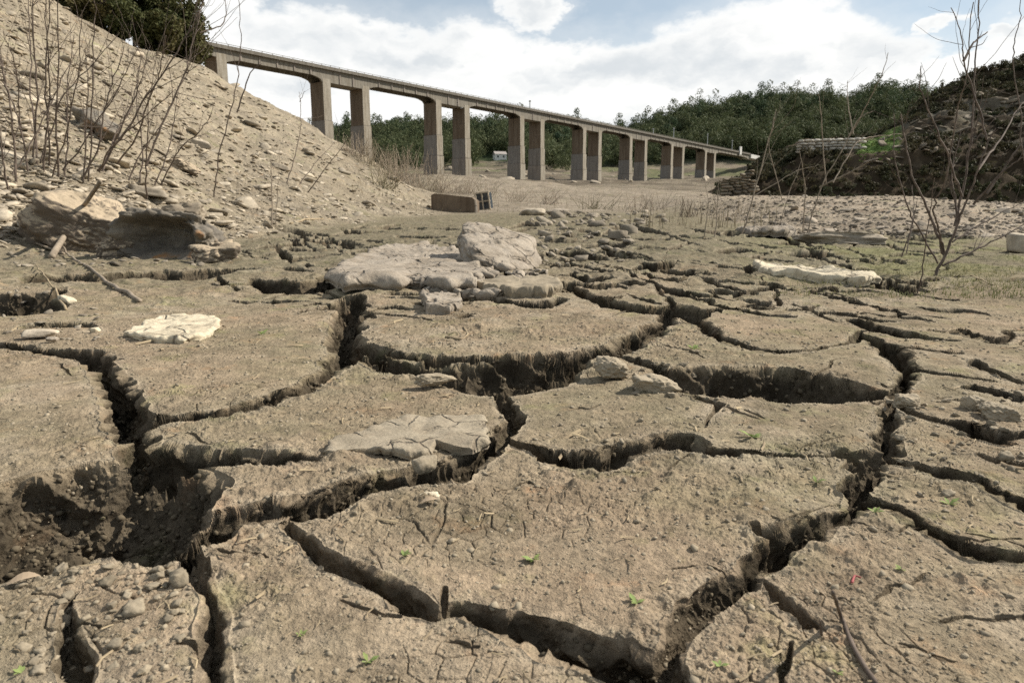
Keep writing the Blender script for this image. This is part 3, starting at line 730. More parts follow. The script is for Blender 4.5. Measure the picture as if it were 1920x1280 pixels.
put_rock('boulder', 'large pinkish rounded slab of mortar in the middle of the mud', 'boulder', 934, 512, 205, 66, 1.7, 52, M_PINK, sink=.14, rz=.30, tilt=(.34, .14), cuts=6, rough=.05, sharp=6, sub=6, frac=.55)
def slab(name, label, cat, outline, th, mat, seed, bump=.25, tilt=(0, 0), lift=0.0, jag=.03):
    """flat stone with a traced, ragged outline and a real thickness (metres)"""
    r = np.random.default_rng(seed); W2 = np.array([flat(*q) for q in outline])
    c = W2.mean(0); n = 150; per = np.concatenate([W2, W2[:1]]); L = np.concatenate([[0], np.cumsum(np.linalg.norm(np.diff(per, axis=0), axis=1))])
    n = 260; q = np.linspace(0, L[-1], n, endpoint=False); P = np.stack([np.interp(q, L, per[:, k]) for k in (0, 1)], 1) - c
    size = L[-1] / 3.2
    P = P * (1 + jag * 2.2 * fbm(P[:, 0] / size * 9 + seed, P[:, 1] / size * 9, 1, 4, .7, s=seed % 90))[:, None]
    gz0 = float(np.percentile(bilin(Z, P[:, 0] * .7 + c[0], P[:, 1] * .7 + c[1]), 80))
    V = []; F = []
    rings = [(1.0, -.5), (1.0, -.1), (1.015, .15), (1.02, .4), (1.01, .65), (1.0, .85), (.985, .96), (.955, 1.0), (.91, 1.0)] + [(k, 1.0) for k in (.84, .74, .64, .54, .44, .34, .24, .14, .05)]
    for k, zf in rings:
        x, y = (P * k).T; e = fbm(x / size * 4 + seed, y / size * 4, 1, 5, .65, s=(seed + 3) % 90)
        V.append(np.stack([x * (1 + .03 * fbm(x / size * 14, y / size * 14 + k * 5, 1, 2, s=4)), y, th * zf * (1 + bump * e * (zf > .3))], 1))
    for a in range(len(rings) - 1):
        for b in range(n): F.append((a * n + b, a * n + (b + 1) % n, (a + 1) * n + (b + 1) % n, (a + 1) * n + b))
    F.append(tuple((len(rings) - 1) * n + b for b in range(n)))
    VV = np.concatenate(V); w = VV + seed * 1.7
    am = min(th * .6, size * .025); fz = 1.0 / max(am * 6, .02)
    VV = VV + np.stack([vnoise3(w, fz, 11) + .5 * vnoise3(w, fz * 2.3, 14), vnoise3(w, fz, 12) + .5 * vnoise3(w, fz * 2.3, 15), 1.6 * np.abs(vnoise3(w, fz * .6, 13)) + .5 * vnoise3(w, fz * 2.3, 16)], 1) * am * np.where(np.arange(len(VV)) < 9 * n, 1.2, .8)[:, None]
    o = mesh(name, VV, F, mat, smooth_sh=True); o.location = (c[0], c[1], gz0 + lift); o.rotation_euler = (tilt[0], tilt[1], 0)
    tag(o, label, cat); return o
slab('stone', 'cream flat stone lying alone on the mud at the left', 'stone', [(235, 633), (262, 622), (300, 605), (330, 599), (375, 600), (405, 603), (412, 613), (405, 626), (385, 639), (350, 648), (310, 645), (265, 642)], .022, M_PALE, 63, .3, jag=.012)
slab('stone_slab', 'pinkish crumbling slab of broken mortar in front of the rounded slab', 'slab', [(622, 550), (650, 522), (690, 496), (740, 484), (800, 484), (855, 492), (900, 508), (915, 532), (880, 558), (830, 562), (760, 554), (700, 558)], .06, M_PINK, 71, .9, tilt=(.01, .02), jag=.09, lift=-.012)
slab('stone', 'small pinkish plate tipped over the crack below the mortar slab', 'stone', [(792, 580), (830, 572), (862, 576), (866, 590), (840, 598), (800, 596)], .035, M_PINK, 77, .4, tilt=(.03, .06), lift=.01, jag=.05)
slab('stone', 'grey mud plate with ragged right end right of the mortar slab', 'stone', [(890, 556), (940, 548), (1000, 543), (1048, 551), (1052, 563), (1020, 575), (960, 573), (905, 566)], .05, M_CLOD, 78, .5, jag=.06)
slab('mud_slab', 'pale thin slab of dried mud lying over a crack edge in the centre', 'slab', [(596, 860), (640, 830), (700, 814), (760, 798), (840, 790), (905, 792), (917, 818), (905, 842), (880, 854), (850, 849), (815, 843), (800, 860), (760, 864), (690, 854), (640, 860)], .018, M_PALEMUD, 83, .5, jag=.05)
put_rock('mud_clod', 'pale broken mud chip hanging below the thin slab in the crack', 'clod', 795, 890, 52, 34, .6, 84, M_CLOD, sink=.1, rz=.5, rough=.10)
put_rock('mud_clod', 'long ragged clod with a pale stub lying across the crack', 'clod', 808, 728, 86, 28, .4, 91, M_CLOD, sink=.1, rz=.35, rough=.30, sub=5, sharp=10)
put_rock('mud_clod', 'round dark-sided clod standing up between the middle plates', 'clod', 1152, 713, 74, 44, .8, 93, M_CLOD, sink=.12, rz=.2, rough=.30, sub=5, sharp=10)
put_rock('mud_clod', 'wide crumbly clod at the left end of the long dark crack', 'clod', 1232, 742, 100, 44, .7, 95, M_CLOD, sink=.2, rz=-.2, rough=.30, sub=5, sharp=10)
slab('stone', 'low cream stone strip across the mud at the right', 'stone', [(1413, 514), (1440, 510), (1500, 517), (1560, 522), (1620, 526), (1648, 533), (1620, 541), (1560, 536), (1500, 532), (1440, 527)], .05, M_PALE, 101, .5, jag=.05)
put_rock('stone_slab', 'wide tilted rock slab with a dark undercut front before the gravel terrace', 'slab', 1590, 460, 172, 28, .5, 111, M_RUBBLE, sink=.1, rz=-.05, rough=.10, tilt=(-.12, .05), sub=5, carve=(0, .4, .45, .4, .25))
slab('stone_slab', 'pale flat rock at the left end of the undercut slab', 'slab', [(1385, 446), (1420, 438), (1465, 440), (1490, 447), (1470, 455), (1410, 455)], .12, M_PINK, 113, .4, jag=.06, lift=-.10)
put_rock('stone', 'square grey stone at the right edge of the short grass', 'stone', 1925, 475, 46, 40, .9, 117, M_RUBBLE, sink=.08, rz=.3, rough=.04)
put_rock('mud_clod', 'rounded grey clod beside the right-hand crack', 'clod', 1838, 775, 46, 34, .9, 121, M_CLOD, sink=.15, rough=.24, sub=5, sharp=10)
put_rock('mud_clod', 'crumbly clod right of the rounded grey one', 'clod', 1890, 790, 72, 36, .8, 123, M_CLOD, sink=.2, rough=.30, sub=5, sharp=10)
put_rock('mud_clod', 'small pale clod on the lip of the wide right-hand crack', 'clod', 1712, 770, 52, 30, .9, 125, M_CLOD, sink=.15, rough=.28, sub=5, sharp=10)
put_rock('stone', 'small slate chip beside two smaller chips at the far left', 'stone', 62, 632, 60, 14, .7, 131, M_RUBBLE, sink=.2, rz=.3)
put_rock('stone', 'little whitish pebble left of the cream flat stone', 'pebble', 174, 624, 17, 10, .9, 133, M_PALE, sink=.1)
put_rock('stone', 'tiny pale chip in front of the slate chip', 'pebble', 92, 642, 22, 10, .9, 135, M_PINK, sink=.1)
put_rock('mud_clod', 'curled yellowish flake on the edge of the large front plate', 'clod', 805, 945, 46, 18, .7, 145, M_PALE, sink=.1, rough=.12)
put_rock('rock', 'rubble block left of the rubble heap behind the rounded slab', 'rock', 1000, 405, 50, 18, .8, 151, M_RUBBLE, sink=.2)
put_rock('rock', 'pale rubble block in the heap right of the rusty grate', 'rock', 1050, 404, 46, 16, .8, 153, M_PINK, sink=.2)
put_rock('rock', 'round grey stone half buried in the greenish mud', 'rock', 1160, 450, 40, 22, .9, 157, M_SLATEPALE, sink=.2, cuts=4)


# ------------------------------------------------------------------ right-hand bank, far valley and hills
class Grid:
    def __init__(s, sa, da, Z): s.sa, s.da, s.Z = sa, da, Z
    def z(s, x, y):
        x = np.asarray(x, float); y = np.asarray(y, float)
        fj = np.clip(np.interp(x / y, s.sa, np.arange(len(s.sa))), 0, len(s.sa) - 1.001); fi = np.clip(np.interp(y, s.da, np.arange(len(s.da))), 0, len(s.da) - 1.001)
        i = fi.astype(int); j = fj.astype(int); a = fi - i; b = fj - j; A = s.Z
        return A[i, j] * (1 - a) * (1 - b) + A[i + 1, j] * a * (1 - b) + A[i, j + 1] * (1 - a) * b + A[i + 1, j + 1] * a * b
    def hit(s, px, py):
        r = ray(px, py); d = np.geomspace(s.da[0], s.da[-1] - .5, 1200); t = d / r[1]
        z = CH + r[2] * t; k = np.argmax(z < s.z(r[0] * t, d))
        if k == 0 and not z[0] < s.z(r[0] * t[0], d[0]): return None
        dd = d[k]; return np.array([r[0] / r[1] * dd, dd, z[k]])
GROUND = Grid(s_ax, d_ax, Z)
def table_grid(tab, px0, px1, nc, d0, d1, nr, relief, lin=False):
    ts = np.array([s_of(r[0]) for r in tab]); td = np.array([[k[0] for k in r[1:]] for r in tab], float)
    tz = np.array([[zat(k[1], k[0]) for k in r[1:]] for r in tab])
    sa = np.linspace(s_of(px0), s_of(px1), nc); da = np.concatenate([np.linspace(55, 66, 280), np.linspace(66.06, 95, 220), np.linspace(95.3, 140, 40)]) if lin else np.geomspace(d0, d1, nr)
    nr = len(da)
    z = np.zeros((nr, nc))
    for j, q in enumerate(sa):
        z[:, j] = np.interp(da, [np.interp(q, ts, td[:, k]) for k in range(td.shape[1])], [np.interp(q, ts, tz[:, k]) for k in range(td.shape[1])])
    z = blur(blur(z, 2, 0), 2, 1)
    x = sa[None, :] * da[:, None]; y = np.repeat(da[:, None], nc, 1)
    return Grid(sa, da, z + relief(x, y, z)), x, y
def grid_mesh(name, G, x, y, mat, tint_):
    nr, nc = x.shape; idx = np.arange(nr * nc).reshape(nr, nc)
    F = np.stack([idx[:-1, :-1], idx[:-1, 1:], idx[1:, 1:], idx[1:, :-1]], -1).reshape(-1, 4)
    return kind(mesh(name, np.stack([x, y, G.Z], -1).reshape(-1, 3), F, mat, cols={'tint': tint_.reshape(-1, 3)}, smooth_sh=True), 'structure')

BANK = [(px, (56, 392), (57.5, 386), (62, cy), (70, ly), (82, ty), (100, ty + 4), (140, ty + 60)) for px, cy, ly, ty in (
 (1300, 388, 386, 384), (1345, 372, 364, 352), (1385, 352, 344, 334), (1440, 318, 306, 296), (1500, 298, 286, 278), (1560, 297, 284, 276), (1640, 295, 280, 266),
 (1700, 290, 262, 228), (1760, 284, 238, 172), (1800, 282, 232, 150), (1850, 280, 226, 134), (1920, 275, 212, 114), (2100, 268, 186, 66), (2500, 255, 140, 0), (3000, 240, 110, -20))]
def bank_relief(x, y, z):
    st = vnoise(z * 1.7 + fbm(x, y, .06, 3, s=201) * 1.4, x * .02, 5)
    st2 = vnoise(z * 4.5 + fbm(x, y, .12, 3, s=202), x * .03, 9)
    k = smooth(57, 60, y)
    return k * (fbm(x, y, .12, 5, .55, s=203) * 1.3 + fbm(x, y, .7, 4, .6, s=204) * .45 + st * .5 + st2 * .22)
BG, bx_, by_ = table_grid(BANK, 1290, 3000, int(520), 55, 140, 420, bank_relief, True)
_n = smooth(-.25, .3, fbm(bx_, by_, .35, 4, .6, s=205))[..., None]
_t = np.array([.042, .032, .021]) * (1 - _n) + np.array([.078, .060, .040]) * _n  # dark soil, with the bank's shade put into the colour
_l = (smooth(61, 66, by_) * smooth(88, 78, by_) * smooth(.0, .35, fbm(bx_, by_ * 1.0, .22, 4, .6, s=206)) * smooth(s_of(1560), s_of(1680), bx_ / by_))[..., None]
_t = _t * (1 - _l * .75) + np.array([.15, .135, .105]) * _l * .75
_pxb = 960 + bx_ / by_ * 1280 * PXK
_g = (smooth(1598, 1612, _pxb) * smooth(1690, 1672, _pxb) * smooth(62, 63.5, by_) * smooth(82, 76, by_))[..., None]
_t = _t * (1 - _g) + np.array([.11, .165, .05]) * _g
grid_mesh('bank', BG, bx_, by_, M_SLOPE, _t)

HILL = [(px, (112, 372 if px > 700 else 380), (150, 352), (215, b0), (296, b0 - 5), (348, b1), (392, m), (430, t), (520, t + 3), (700, t + 60)) for px, b0, b1, m, t in (
 (-900, 330, 318, 300, 285), (300, 328, 318, 298, 280), (560, 328, 316, 294, 276), (700, 326, 315, 290, 268), (770, 326, 308, 288, 262), (860, 326, 300, 284, 258), (950, 328, 300, 284, 252),
 (1050, 332, 308, 286, 262), (1110, 335, 314, 286, 266), (1180, 336, 314, 282, 266), (1220, 336, 314, 278, 258), (1265, 336, 312, 270, 240), (1350, 336, 308, 262, 222),
 (1450, 336, 306, 254, 212), (1540, 336, 306, 250, 212), (1640, 336, 304, 246, 200), (1760, 336, 300, 240, 198), (1900, 336, 300, 240, 190), (2300, 330, 290, 230, 180), (3000, 330, 290, 240, 200))]
def hill_relief(x, y, z):
    k = smooth(130, 200, y)
    return k * (fbm(x, y, .02, 4, .5, s=211) * 2.0 + fbm(x, y, .15, 4, .6, s=212) * .8)
HG, hx_, hy_ = table_grid(HILL, -900, 3000, 700, 110, 700, 260, hill_relief)
_n = smooth(-.25, .3, fbm(hx_, hy_, .08, 4, .6, s=213))[..., None]
_f = smooth(338, 356, hy_ + 12 * fbm(hx_, hy_, .05, 3, s=214))[..., None]
_gb = (smooth(-.1, .2, fbm(hx_, hy_ * 2, .05, 3, s=215)) * smooth(235, 262, hy_))[..., None]
_t = (np.array([.19, .16, .12]) * (1 - _n) + np.array([.12, .10, .075]) * _n)
_t = _t * (1 - _gb) + np.array([.125, .125, .07]) * _gb
_t = _t * (1 - _f) + np.array([.03, .042, .02]) * _f
grid_mesh('hills', HG, hx_, hy_, M_FAR, _t)

# ------------------------------------------------------------------ bridge
U_ = np.array([(1950 - 960) / 1280, CP + SP * SP / CP]); U_ /= np.linalg.norm(U_)     # along the deck, going right and away
N_ = np.array([U_[1], -U_[0]])                                                        # towards the side we see
DECKZ = CH + 26.0
_r = ray(600, 125); A_ = (_r * (26.0 / _r[2]))[:2]
def t_of(px):       # station along the deck's near edge seen at image column px (at deck height)
    lo, hi_ = -80.0, 400.0
    for _ in range(50):
        m = (lo + hi_) / 2; p = A_ + U_ * m; dep = p[1] * CP - 20 * SP
        if 960 + 1280 * p[0] / dep < px: lo = m
        else: hi_ = m
    return lo
bridge = empty('bridge', (A_[0], A_[1], 0), math.atan2(U_[1], U_[0]))
tag(bridge, 'long concrete road bridge on tall paired piers crossing the dry valley', 'bridge')
# local frame: x along the deck, y towards the far side (near face at y = 0)
PW, PT = 3.7, 1.7
stations = [t_of(p) for p in (419, 614, 687, 823, 876, 979, 1017, 1096, 1125, 1183, 1211, 1260, 1281, 1323, 1340)]
T0, T1 = t_of(340), t_of(1404)
dk = MB(); dk.box(((T0 + T1) / 2, PW / 2, DECKZ - .20), (T1 - T0, PW + 1.0, .32)); dk.build('deck', M_CONCDECK, bridge)
def soffit(t):
    """girder depth along the bridge: haunched over the long spans, deep between the paired piers"""
    for a, b in zip(stations[1::2], stations[2::2]):
        if a - .9 <= t <= b + .9: return 2.15
    lo = max([q for q in [T0] + stations if q <= t]); hi_ = min([q for q in stations + [T1] if q >= t])
    e = min(t - lo, hi_ - t) / max(hi_ - lo, 1)
    return 1.30 + .95 * max(0, 1 - e / .16) ** 1.6
for y0, y1 in ((0.0, .45), (PW - .45, PW)):
    ts = np.unique(np.concatenate([np.linspace(T0, T1, 420), np.array(stations) - .9, np.array(stations) + .9]))
    dp = np.array([soffit(q) for q in ts]); zt = DECKZ - .362
    V = []; F = []
    for q, d_ in zip(ts, dp):
        V += [(q, y0, zt), (q, y1, zt), (q, y1, DECKZ - .36 - d_), (q, y0, DECKZ - .36 - d_)]
    for i in range(len(ts) - 1):
        a = i * 4; b = a + 4
        F += [(a, b, b + 1, a + 1), (a + 1, b + 1, b + 2, a + 2), (a + 2, b + 2, b + 3, a + 3), (a + 3, b + 3, b, a)]
    F += [(0, 1, 2, 3), (len(V) - 1, len(V) - 2, len(V) - 3, len(V) - 4)]
    mesh('girder', V, F, M_GIRDER, bridge)
for i in range(len(stations)):      # stiffening ribs on the face of the girder
    nxt = stations[i + 1] if i + 1 < len(stations) else T1
    m = max(1, int(round((nxt - stations[i]) / 3.6)))
    for k in range(1, m):
        q = stations[i] + (nxt - stations[i]) * k / m
        dd = soffit(q); jb = MB(); jb.box((q, -.06, DECKZ - .37 - dd / 2), (.28, .12, dd - .05)); jb.build('rib', M_PIERLOW, bridge)
kb = MB(); kb.box(((T0 + T1) / 2, -.42, DECKZ + .08), (T1 - T0, .14, .24)); kb.box(((T0 + T1) / 2, PW + .42, DECKZ + .12), (T1 - T0, .16, .24))
kb.build('kerb', M_CONCDECK, bridge)
rl = MB()
for yy in (-.40, PW + .40):
    for zz in (.42,): rl.box(((T0 + T1) / 2, yy, DECKZ + zz), (T1 - T0, .06, .06))
    q = T0
    while q < T1: rl.box((q, yy, DECKZ + .30), (.08, .08, .22)); q += 2.0
rl.build('railing', M_CONCDECK, bridge)
for i, q in enumerate(stations):
    pb = MB(); top = DECKZ - .365 - (2.15 if i else 1.3); zb = 14.2 if i else 8.0
    zb2, zb3 = zb + 4.3 - .0 * i, zb
    p0 = MB(); 
    pr = mesh('pier', *[(lambda c, sz: (np.array([[x, y, z] for x in (-.5, .5) for y in (-.5, .5) for z in (-.5, .5)]) * np.array(sz) + np.array(c), [(0, 1, 3, 2), (4, 6, 7, 5), (0, 4, 5, 1), (2, 3, 7, 6), (0, 2, 6, 4), (1, 5, 7, 3)]))((q, PW / 2, (top + 17.4) / 2), (PT, PW, top - 17.4))][0], M_PIERTOP, bridge)
    nf = MB(); nf.box((q, -.012, (top + .6 + 17.4) / 2), (PT + .02, .06, top + .6 - 17.4)); nf.build('pier_lit_face', M_CONC, pr)  # paler sheet paints the sunlit narrow side; broad faces darkened for shade
    if i:
        nf = MB(); nf.box((q, PW / 2, 15.2), (PT + .24, PW + .24, 4.3)); nf.build('pier_shaft', M_PIERMID, pr)
        nf = MB(); nf.box((q, PW / 2, 5.0), (PT + .46, PW + .46, 16.0)); nf.build('pier_base', M_PIERLOW, pr)
        nf = MB(); nf.box((q, -.138, 15.2), (PT + .2, .05, 4.2)); nf.box((q, -.245, 5.0), (PT + .4, .05, 15.9)); nf.build('pier_base_lit_face', M_CONC, pr)  # same painted sunlit side on the lower tiers
    else:
        nf = MB(); nf.box((q, PW / 2, 8.0), (PT + .1, PW + .1, 18.75)); nf.build('pier_base', M_PIERTOP, pr)
# portal beams between paired piers
for a, b in zip(stations[1::2], stations[2::2]):
    c = MB(); c.box(((a + b) / 2, PW / 2, DECKZ - 1.9), (b - a - PT - .1, PW - .95, 1.1)); c.build('cross_beam', M_CONC, bridge)
# approach beyond the last pier
ap = MB(); ap.box(((T1 + t_of(1445)) / 2, PW / 2, DECKZ - .9), (t_of(1445) - T1 - .1, PW + 1.4, 1.7)); 
ap_o = ap.build('approach_deck', M_PARAPET, bridge)
eb = MB(); eb.box((t_of(1384), -.62, DECKZ + .5), (2.2, .5, 3.4)); eb.build('end_pillar', M_PARAPET, bridge)
def on_deck(t, y=0.0, z=0.0):
    c = A_ + U_ * t - N_ * y; return (c[0], c[1], DECKZ + z)
for px, hh, lab in ((995, 1.9, 'short post standing on the bridge deck over the middle piers'), (1225, 1.7, 'leftmost pale post at the low far end of the bridge deck'), (1263, 3.4, 'pale lamp post on the far part of the bridge deck'),
                    (1326, 4.2, 'tall pale lamp post over the last pair of piers'), (1372, 4.0, 'lamp post beside the white block at the end of the bridge')):
    t = t_of(px); m = MB(); m.tube([(0, 0, 0), (0, 0, hh * .6), (0, 0, hh)], [.16, .13, .11], 6)
    lp = empty('lamp_post', on_deck(t, .3)); tag(lp, lab, 'lamp post', 'posts along the bridge deck'); m.build('post', M_METAL, lp)
    h = MB(); h.box((0, 0, hh + .15), (.5, .5, .32)); h.build('lamp_head', M_PARAPET, lp)

# ------------------------------------------------------------------ trees
def leaves(seed, centers, crad, n_each, size, flatten=.7, jit=9.0, surf=.45):
    r = np.random.default_rng(seed); k = len(centers)
    n = k * n_each
    dirs = r.normal(size=(n, 3)); dirs /= np.linalg.norm(dirs, axis=1)[:, None]
    rad = r.random(n) ** surf
    P = np.repeat(centers, n_each, 0) + dirs * (np.repeat(crad, n_each) * rad)[:, None] * np.array([1, 1, flatten])
    a = np.cross(dirs + jit * r.normal(size=(n, 3)), r.normal(size=(n, 3))) ; a /= np.linalg.norm(a, axis=1)[:, None]
    b = np.cross(a, dirs + jit * r.normal(size=(n, 3))); b /= np.linalg.norm(b, axis=1)[:, None] + 1e-9
    s = size * r.uniform(.6, 1.3, n)[:, None]
    V = np.stack([P - a * s, P + b * s * .6, P + a * s, P - b * s * .6], 1).reshape(-1, 3)
    return V, np.arange(n * 4).reshape(n, 4)
def crown_pts(seed, n, w, h, z0):
    r = np.random.default_rng(seed)
    d = r.normal(size=(n, 3)); d /= np.linalg.norm(d, axis=1)[:, None]
    q = d * (r.random(n) ** .4)[:, None]
    lump = 1 + .28 * np.sin(q[:, 0] * 5 + seed) * np.cos(q[:, 1] * 4 + seed * 2)
    return np.stack([q[:, 0] * w * lump, q[:, 1] * w * lump, z0 + (q[:, 2] * .5 + .5) * h * lump], 1), r.uniform(.18, .34, n) * w
def trunk_mb(seed, h, r0):
    r = np.random.default_rng(seed); m = MB()
    p = np.array([[0, 0, -.6], [r.normal(0, .1), r.normal(0, .1), h * .3], [r.normal(0, .25), r.normal(0, .25), h * .65], [r.normal(0, .3), r.normal(0, .3), h * .95]])
    m.tube(p, [r0, r0 * .8, r0 * .5, r0 * .12], 7)
    for k in range(7):
        i = r.uniform(.35, .8); b = np.array([np.interp(i * h, p[:, 2], p[:, c]) for c in range(3)]); a = r.uniform(0, 6.28)
        e = b + np.array([math.cos(a), math.sin(a), .7]) * h * r.uniform(.16, .3)
        m.tube([b, (b + e) / 2 + r.normal(0, .1, 3), e], [r0 * .35, r0 * .22, r0 * .06], 5)
    return m
CREST = 'dense dark trees on the crest of the scree slope'
for k, (px, py, d, h, w, lab) in enumerate((
    (165, 30, 60, 7.5, 2.6, 'leftmost dark bushy tree on the crest above the scree'), (222, 55, 62, 9.5, 3.0, 'tall dark green tree second from the left on the slope crest'),
    (275, 78, 61, 9.0, 3.0, 'yellowish green tree in the middle of the crest clump'), (322, 98, 62, 7.8, 2.6, 'dark tree right of the yellowish one on the crest'),
    (352, 116, 60, 5.6, 1.9, 'small rounded tree nearest the bridge end'), (250, 82, 57, 4.2, 2.2, 'low dark shrub at the front edge of the crest clump'), (195, 52, 57, 4.0, 2.2, 'low bushy shrub under the two tall crest trees'),
    (310, 104, 57.5, 3.6, 1.8, 'small shrub below the crest trees by the scree edge'), (120, -10, 63, 8.0, 3.0, 'tree cut by the top edge of the picture at the left'))):
    p = at(px, py, d); z = float(GROUND.z(p[0], d)); z = min(z, p[2]) if abs(z - p[2]) < 3 else p[2]
    t = empty('tree' if h > 5 else 'shrub', (p[0], d, z - .3)); tag(t, lab, 'tree' if h > 5 else 'shrub', CREST)
    trunk_mb(300 + k, h * .8, .16).build('trunk', M_TWIG, t)
    cp, cr = crown_pts(310 + k, 90 if h > 5 else 45, w, h * (.95 if h < 5 else .9), h * .06)
    V, F = leaves(320 + k, cp, cr, 90, .15, .8, .8); mesh('crown', V, F, M_PINE, t)
# far wood: one mesh per kind of tree, copied
KINDS_ = []
for k in range(6):
    h = rng.uniform(10, 15.5); w = h * rng.uniform(.34, .46)
    cp, cr = crown_pts(400 + k, 20, w * .85, h * .80, h * .10); cr = cr * 1.95
    V, F = leaves(410 + k, cp, cr, 125, .36, .85, .30, .16)
    m = trunk_mb(420 + k, h * .8, .22); TV = np.concatenate(m.V)
    KINDS_.append((V, F, TV, m.F, h))
spots = []
for k in range(1150):
    px = rng.uniform(540, 1960); d = rng.uniform(292, 450) if rng.random() < .65 else rng.uniform(405, 450)
    if px < 1180 and d < 338 and rng.random() < .5: continue
    if px >= 1100 and d < 338: continue
    if 1230 < px < 1500 and d < 352: continue
    if 896 < px < 975 and d < 362: continue
    s = s_of(px); spots.append((s * d, d, px, rng.uniform(.7, 1.25)))
for k in range(170):
    px = rng.uniform(1180, 1700); d = rng.uniform(352, 425); spots.append((s_of(px) * d, d, px, rng.uniform(.8, 1.3)))
r_ = np.random.default_rng(5); r_.shuffle(spots); spots.sort(key=lambda q: 0 if 398 < q[1] < 440 else 1)
protos = {}
def tree_mesh(k):
    if k not in protos:
        V, F, TV, TF, h = KINDS_[k]
        me = bpy.data.meshes.new('tree'); me.from_pydata([tuple(v) for v in V] + [tuple(v) for v in TV], [], [tuple(f) for f in F] + [tuple(i + len(V) for i in f) for f in TF])
        me.materials.append(M_FOREST); me.materials.append(M_TWIG)
        mi = np.zeros(len(me.polygons), np.int32); mi[len(F):] = 1; me.polygons.foreach_set('material_index', mi); me.update(); protos[k] = me
    return protos[k]
for i, (x, y, px, sc) in enumerate(spots[:270]):
    o = bpy.data.objects.new('tree', tree_mesh(i % 6)); C.objects.link(o)
    o.location = (x, y, float(HG.z(x, y)) - .5); o.rotation_euler = (0, 0, rng.uniform(0, 6.28)); o.scale = (sc, sc, sc * rng.uniform(.85, 1.15))
    if px < 1150: tag(o, 'dark tree of the low ridge seen between the bridge piers', 'tree', 'trees of the low ridge behind the bridge')
    else: tag(o, 'dark green tree of the wooded hill beyond the far end of the bridge', 'tree', 'trees of the wooded hill')
FV = []; FF = []; n0 = 0
for i, (x, y, px, sc) in enumerate(spots[270:]):
    V, F, _, _, h = KINDS_[i % 6]; V = V.reshape(-1, 4, 3)[::2].reshape(-1, 3); F = F[:len(V) // 4]; a = rng.uniform(0, 6.28); ca, sa = math.cos(a), math.sin(a)
    V = V * sc; V = np.stack([V[:, 0] * ca - V[:, 1] * sa + x, V[:, 0] * sa + V[:, 1] * ca + y, V[:, 2] + float(HG.z(x, y)) - .5], 1)
    FV.append(V); FF.append(F + n0); n0 += len(V)
kind(mesh('forest', np.concatenate(FV), np.concatenate(FF), M_FOREST), 'stuff')

# scrub on the dark bank, one mass
def scrub(name, G, n, pxr, dr, w, leaf, mat, seed, k_each=26, keep=None):
    r = np.random.default_rng(seed); cs = []; cr = []
    for _ in range(n):
        px = r.uniform(*pxr); d = r.uniform(*dr); x = s_of(px) * d
        if keep and not keep(px, d, r): continue
        z = float(G.z(x, d)); ww = w * r.uniform(.5, 1.4)
        for q in range(4): cs.append((x + r.normal(0, ww * .5), d + r.normal(0, ww * .5), z + ww * r.uniform(.1, .7))); cr.append(ww * r.uniform(.3, .6))
    V, F = leaves(seed + 1, np.array(cs), np.array(cr), k_each, leaf, .8)
    return kind(mesh(name, V, F, mat), 'stuff')
def keep_bank(px, d, r):
    if 1590 < px < 1700 and 61 < d < 80: return False
    return not (64 < d < 78 and 1620 < px < 1960 and r.random() < .75)
scrub('undergrowth', BG, 2300, (1350, 2300), (57.5, 84), .55, .12, M_SCRUB, 500, 30, keep_bank)
scrub('bushes', BG, 620, (1690, 2300), (74, 94), .75, .11, M_SCRUB, 510, 46)

def merged_stones(n, seed, pos, size, sub=1, flat_=(.35, .8), lumpy=0, nvar=10):
    """many small stones as one mesh"""
    r = np.random.default_rng(seed)
    vs = [rock(seed * 50 + v, (1, r.uniform(.6, 1), r.uniform(*flat_)), sub, 4 if lumpy else 9, lumpy if lumpy else (.05 if sub > 1 else 0), 12 if lumpy else 40) for v in range(nvar)]
    OV = []; OF = []; n0 = 0
    which = r.integers(0, nvar, n)
    for v in range(nvar):
        I = np.where(which == v)[0]
        if not len(I): continue
        V, F = vs[v]; V = V - np.array([0, 0, (V[:, 2].max()) * .35])
        a = r.uniform(0, 6.28, len(I)); b = r.normal(0, .3, len(I)); c = r.normal(0, .3, len(I))
        ca, sa, cb, sb, cc, sc = np.cos(a), np.sin(a), np.cos(b), np.sin(b), np.cos(c), np.sin(c)
        Rz = np.zeros((len(I), 3, 3)); Rz[:, 0, 0] = ca; Rz[:, 0, 1] = -sa; Rz[:, 1, 0] = sa; Rz[:, 1, 1] = ca; Rz[:, 2, 2] = 1
        Rx = np.zeros_like(Rz); Rx[:, 0, 0] = 1; Rx[:, 1, 1] = cb; Rx[:, 1, 2] = -sb; Rx[:, 2, 1] = sb; Rx[:, 2, 2] = cb
        Ry = np.zeros_like(Rz); Ry[:, 1, 1] = 1; Ry[:, 0, 0] = cc; Ry[:, 0, 2] = sc; Ry[:, 2, 0] = -sc; Ry[:, 2, 2] = cc
        M = Rx @ Ry @ Rz
        W_ = np.einsum('nij,vj->nvi', M, V) * size[I][:, None, None] + pos[I][:, None, :]
        OV.append(W_.reshape(-1, 3)); OF.append((F[None] + (np.arange(len(I)) * len(V))[:, None, None] + n0).reshape(-1, 3)); n0 += len(I) * len(V)
    return np.concatenate(OV), np.concatenate(OF)
def px_scatter(n, pxr, pyr, G, seed, keep):
    """positions spread over a patch of ground as the eye sees it"""
    r = np.random.default_rng(seed); out = []
    px = r.uniform(*pxr, n * 3); py = r.uniform(*pyr, n * 3)
    sx = []; ii = 0
    for a, b in zip(px, py):
        p = hit(a, b, G)
        if keep(p): out.append(p)
        if len(out) >= n: break
    return np.array(out)
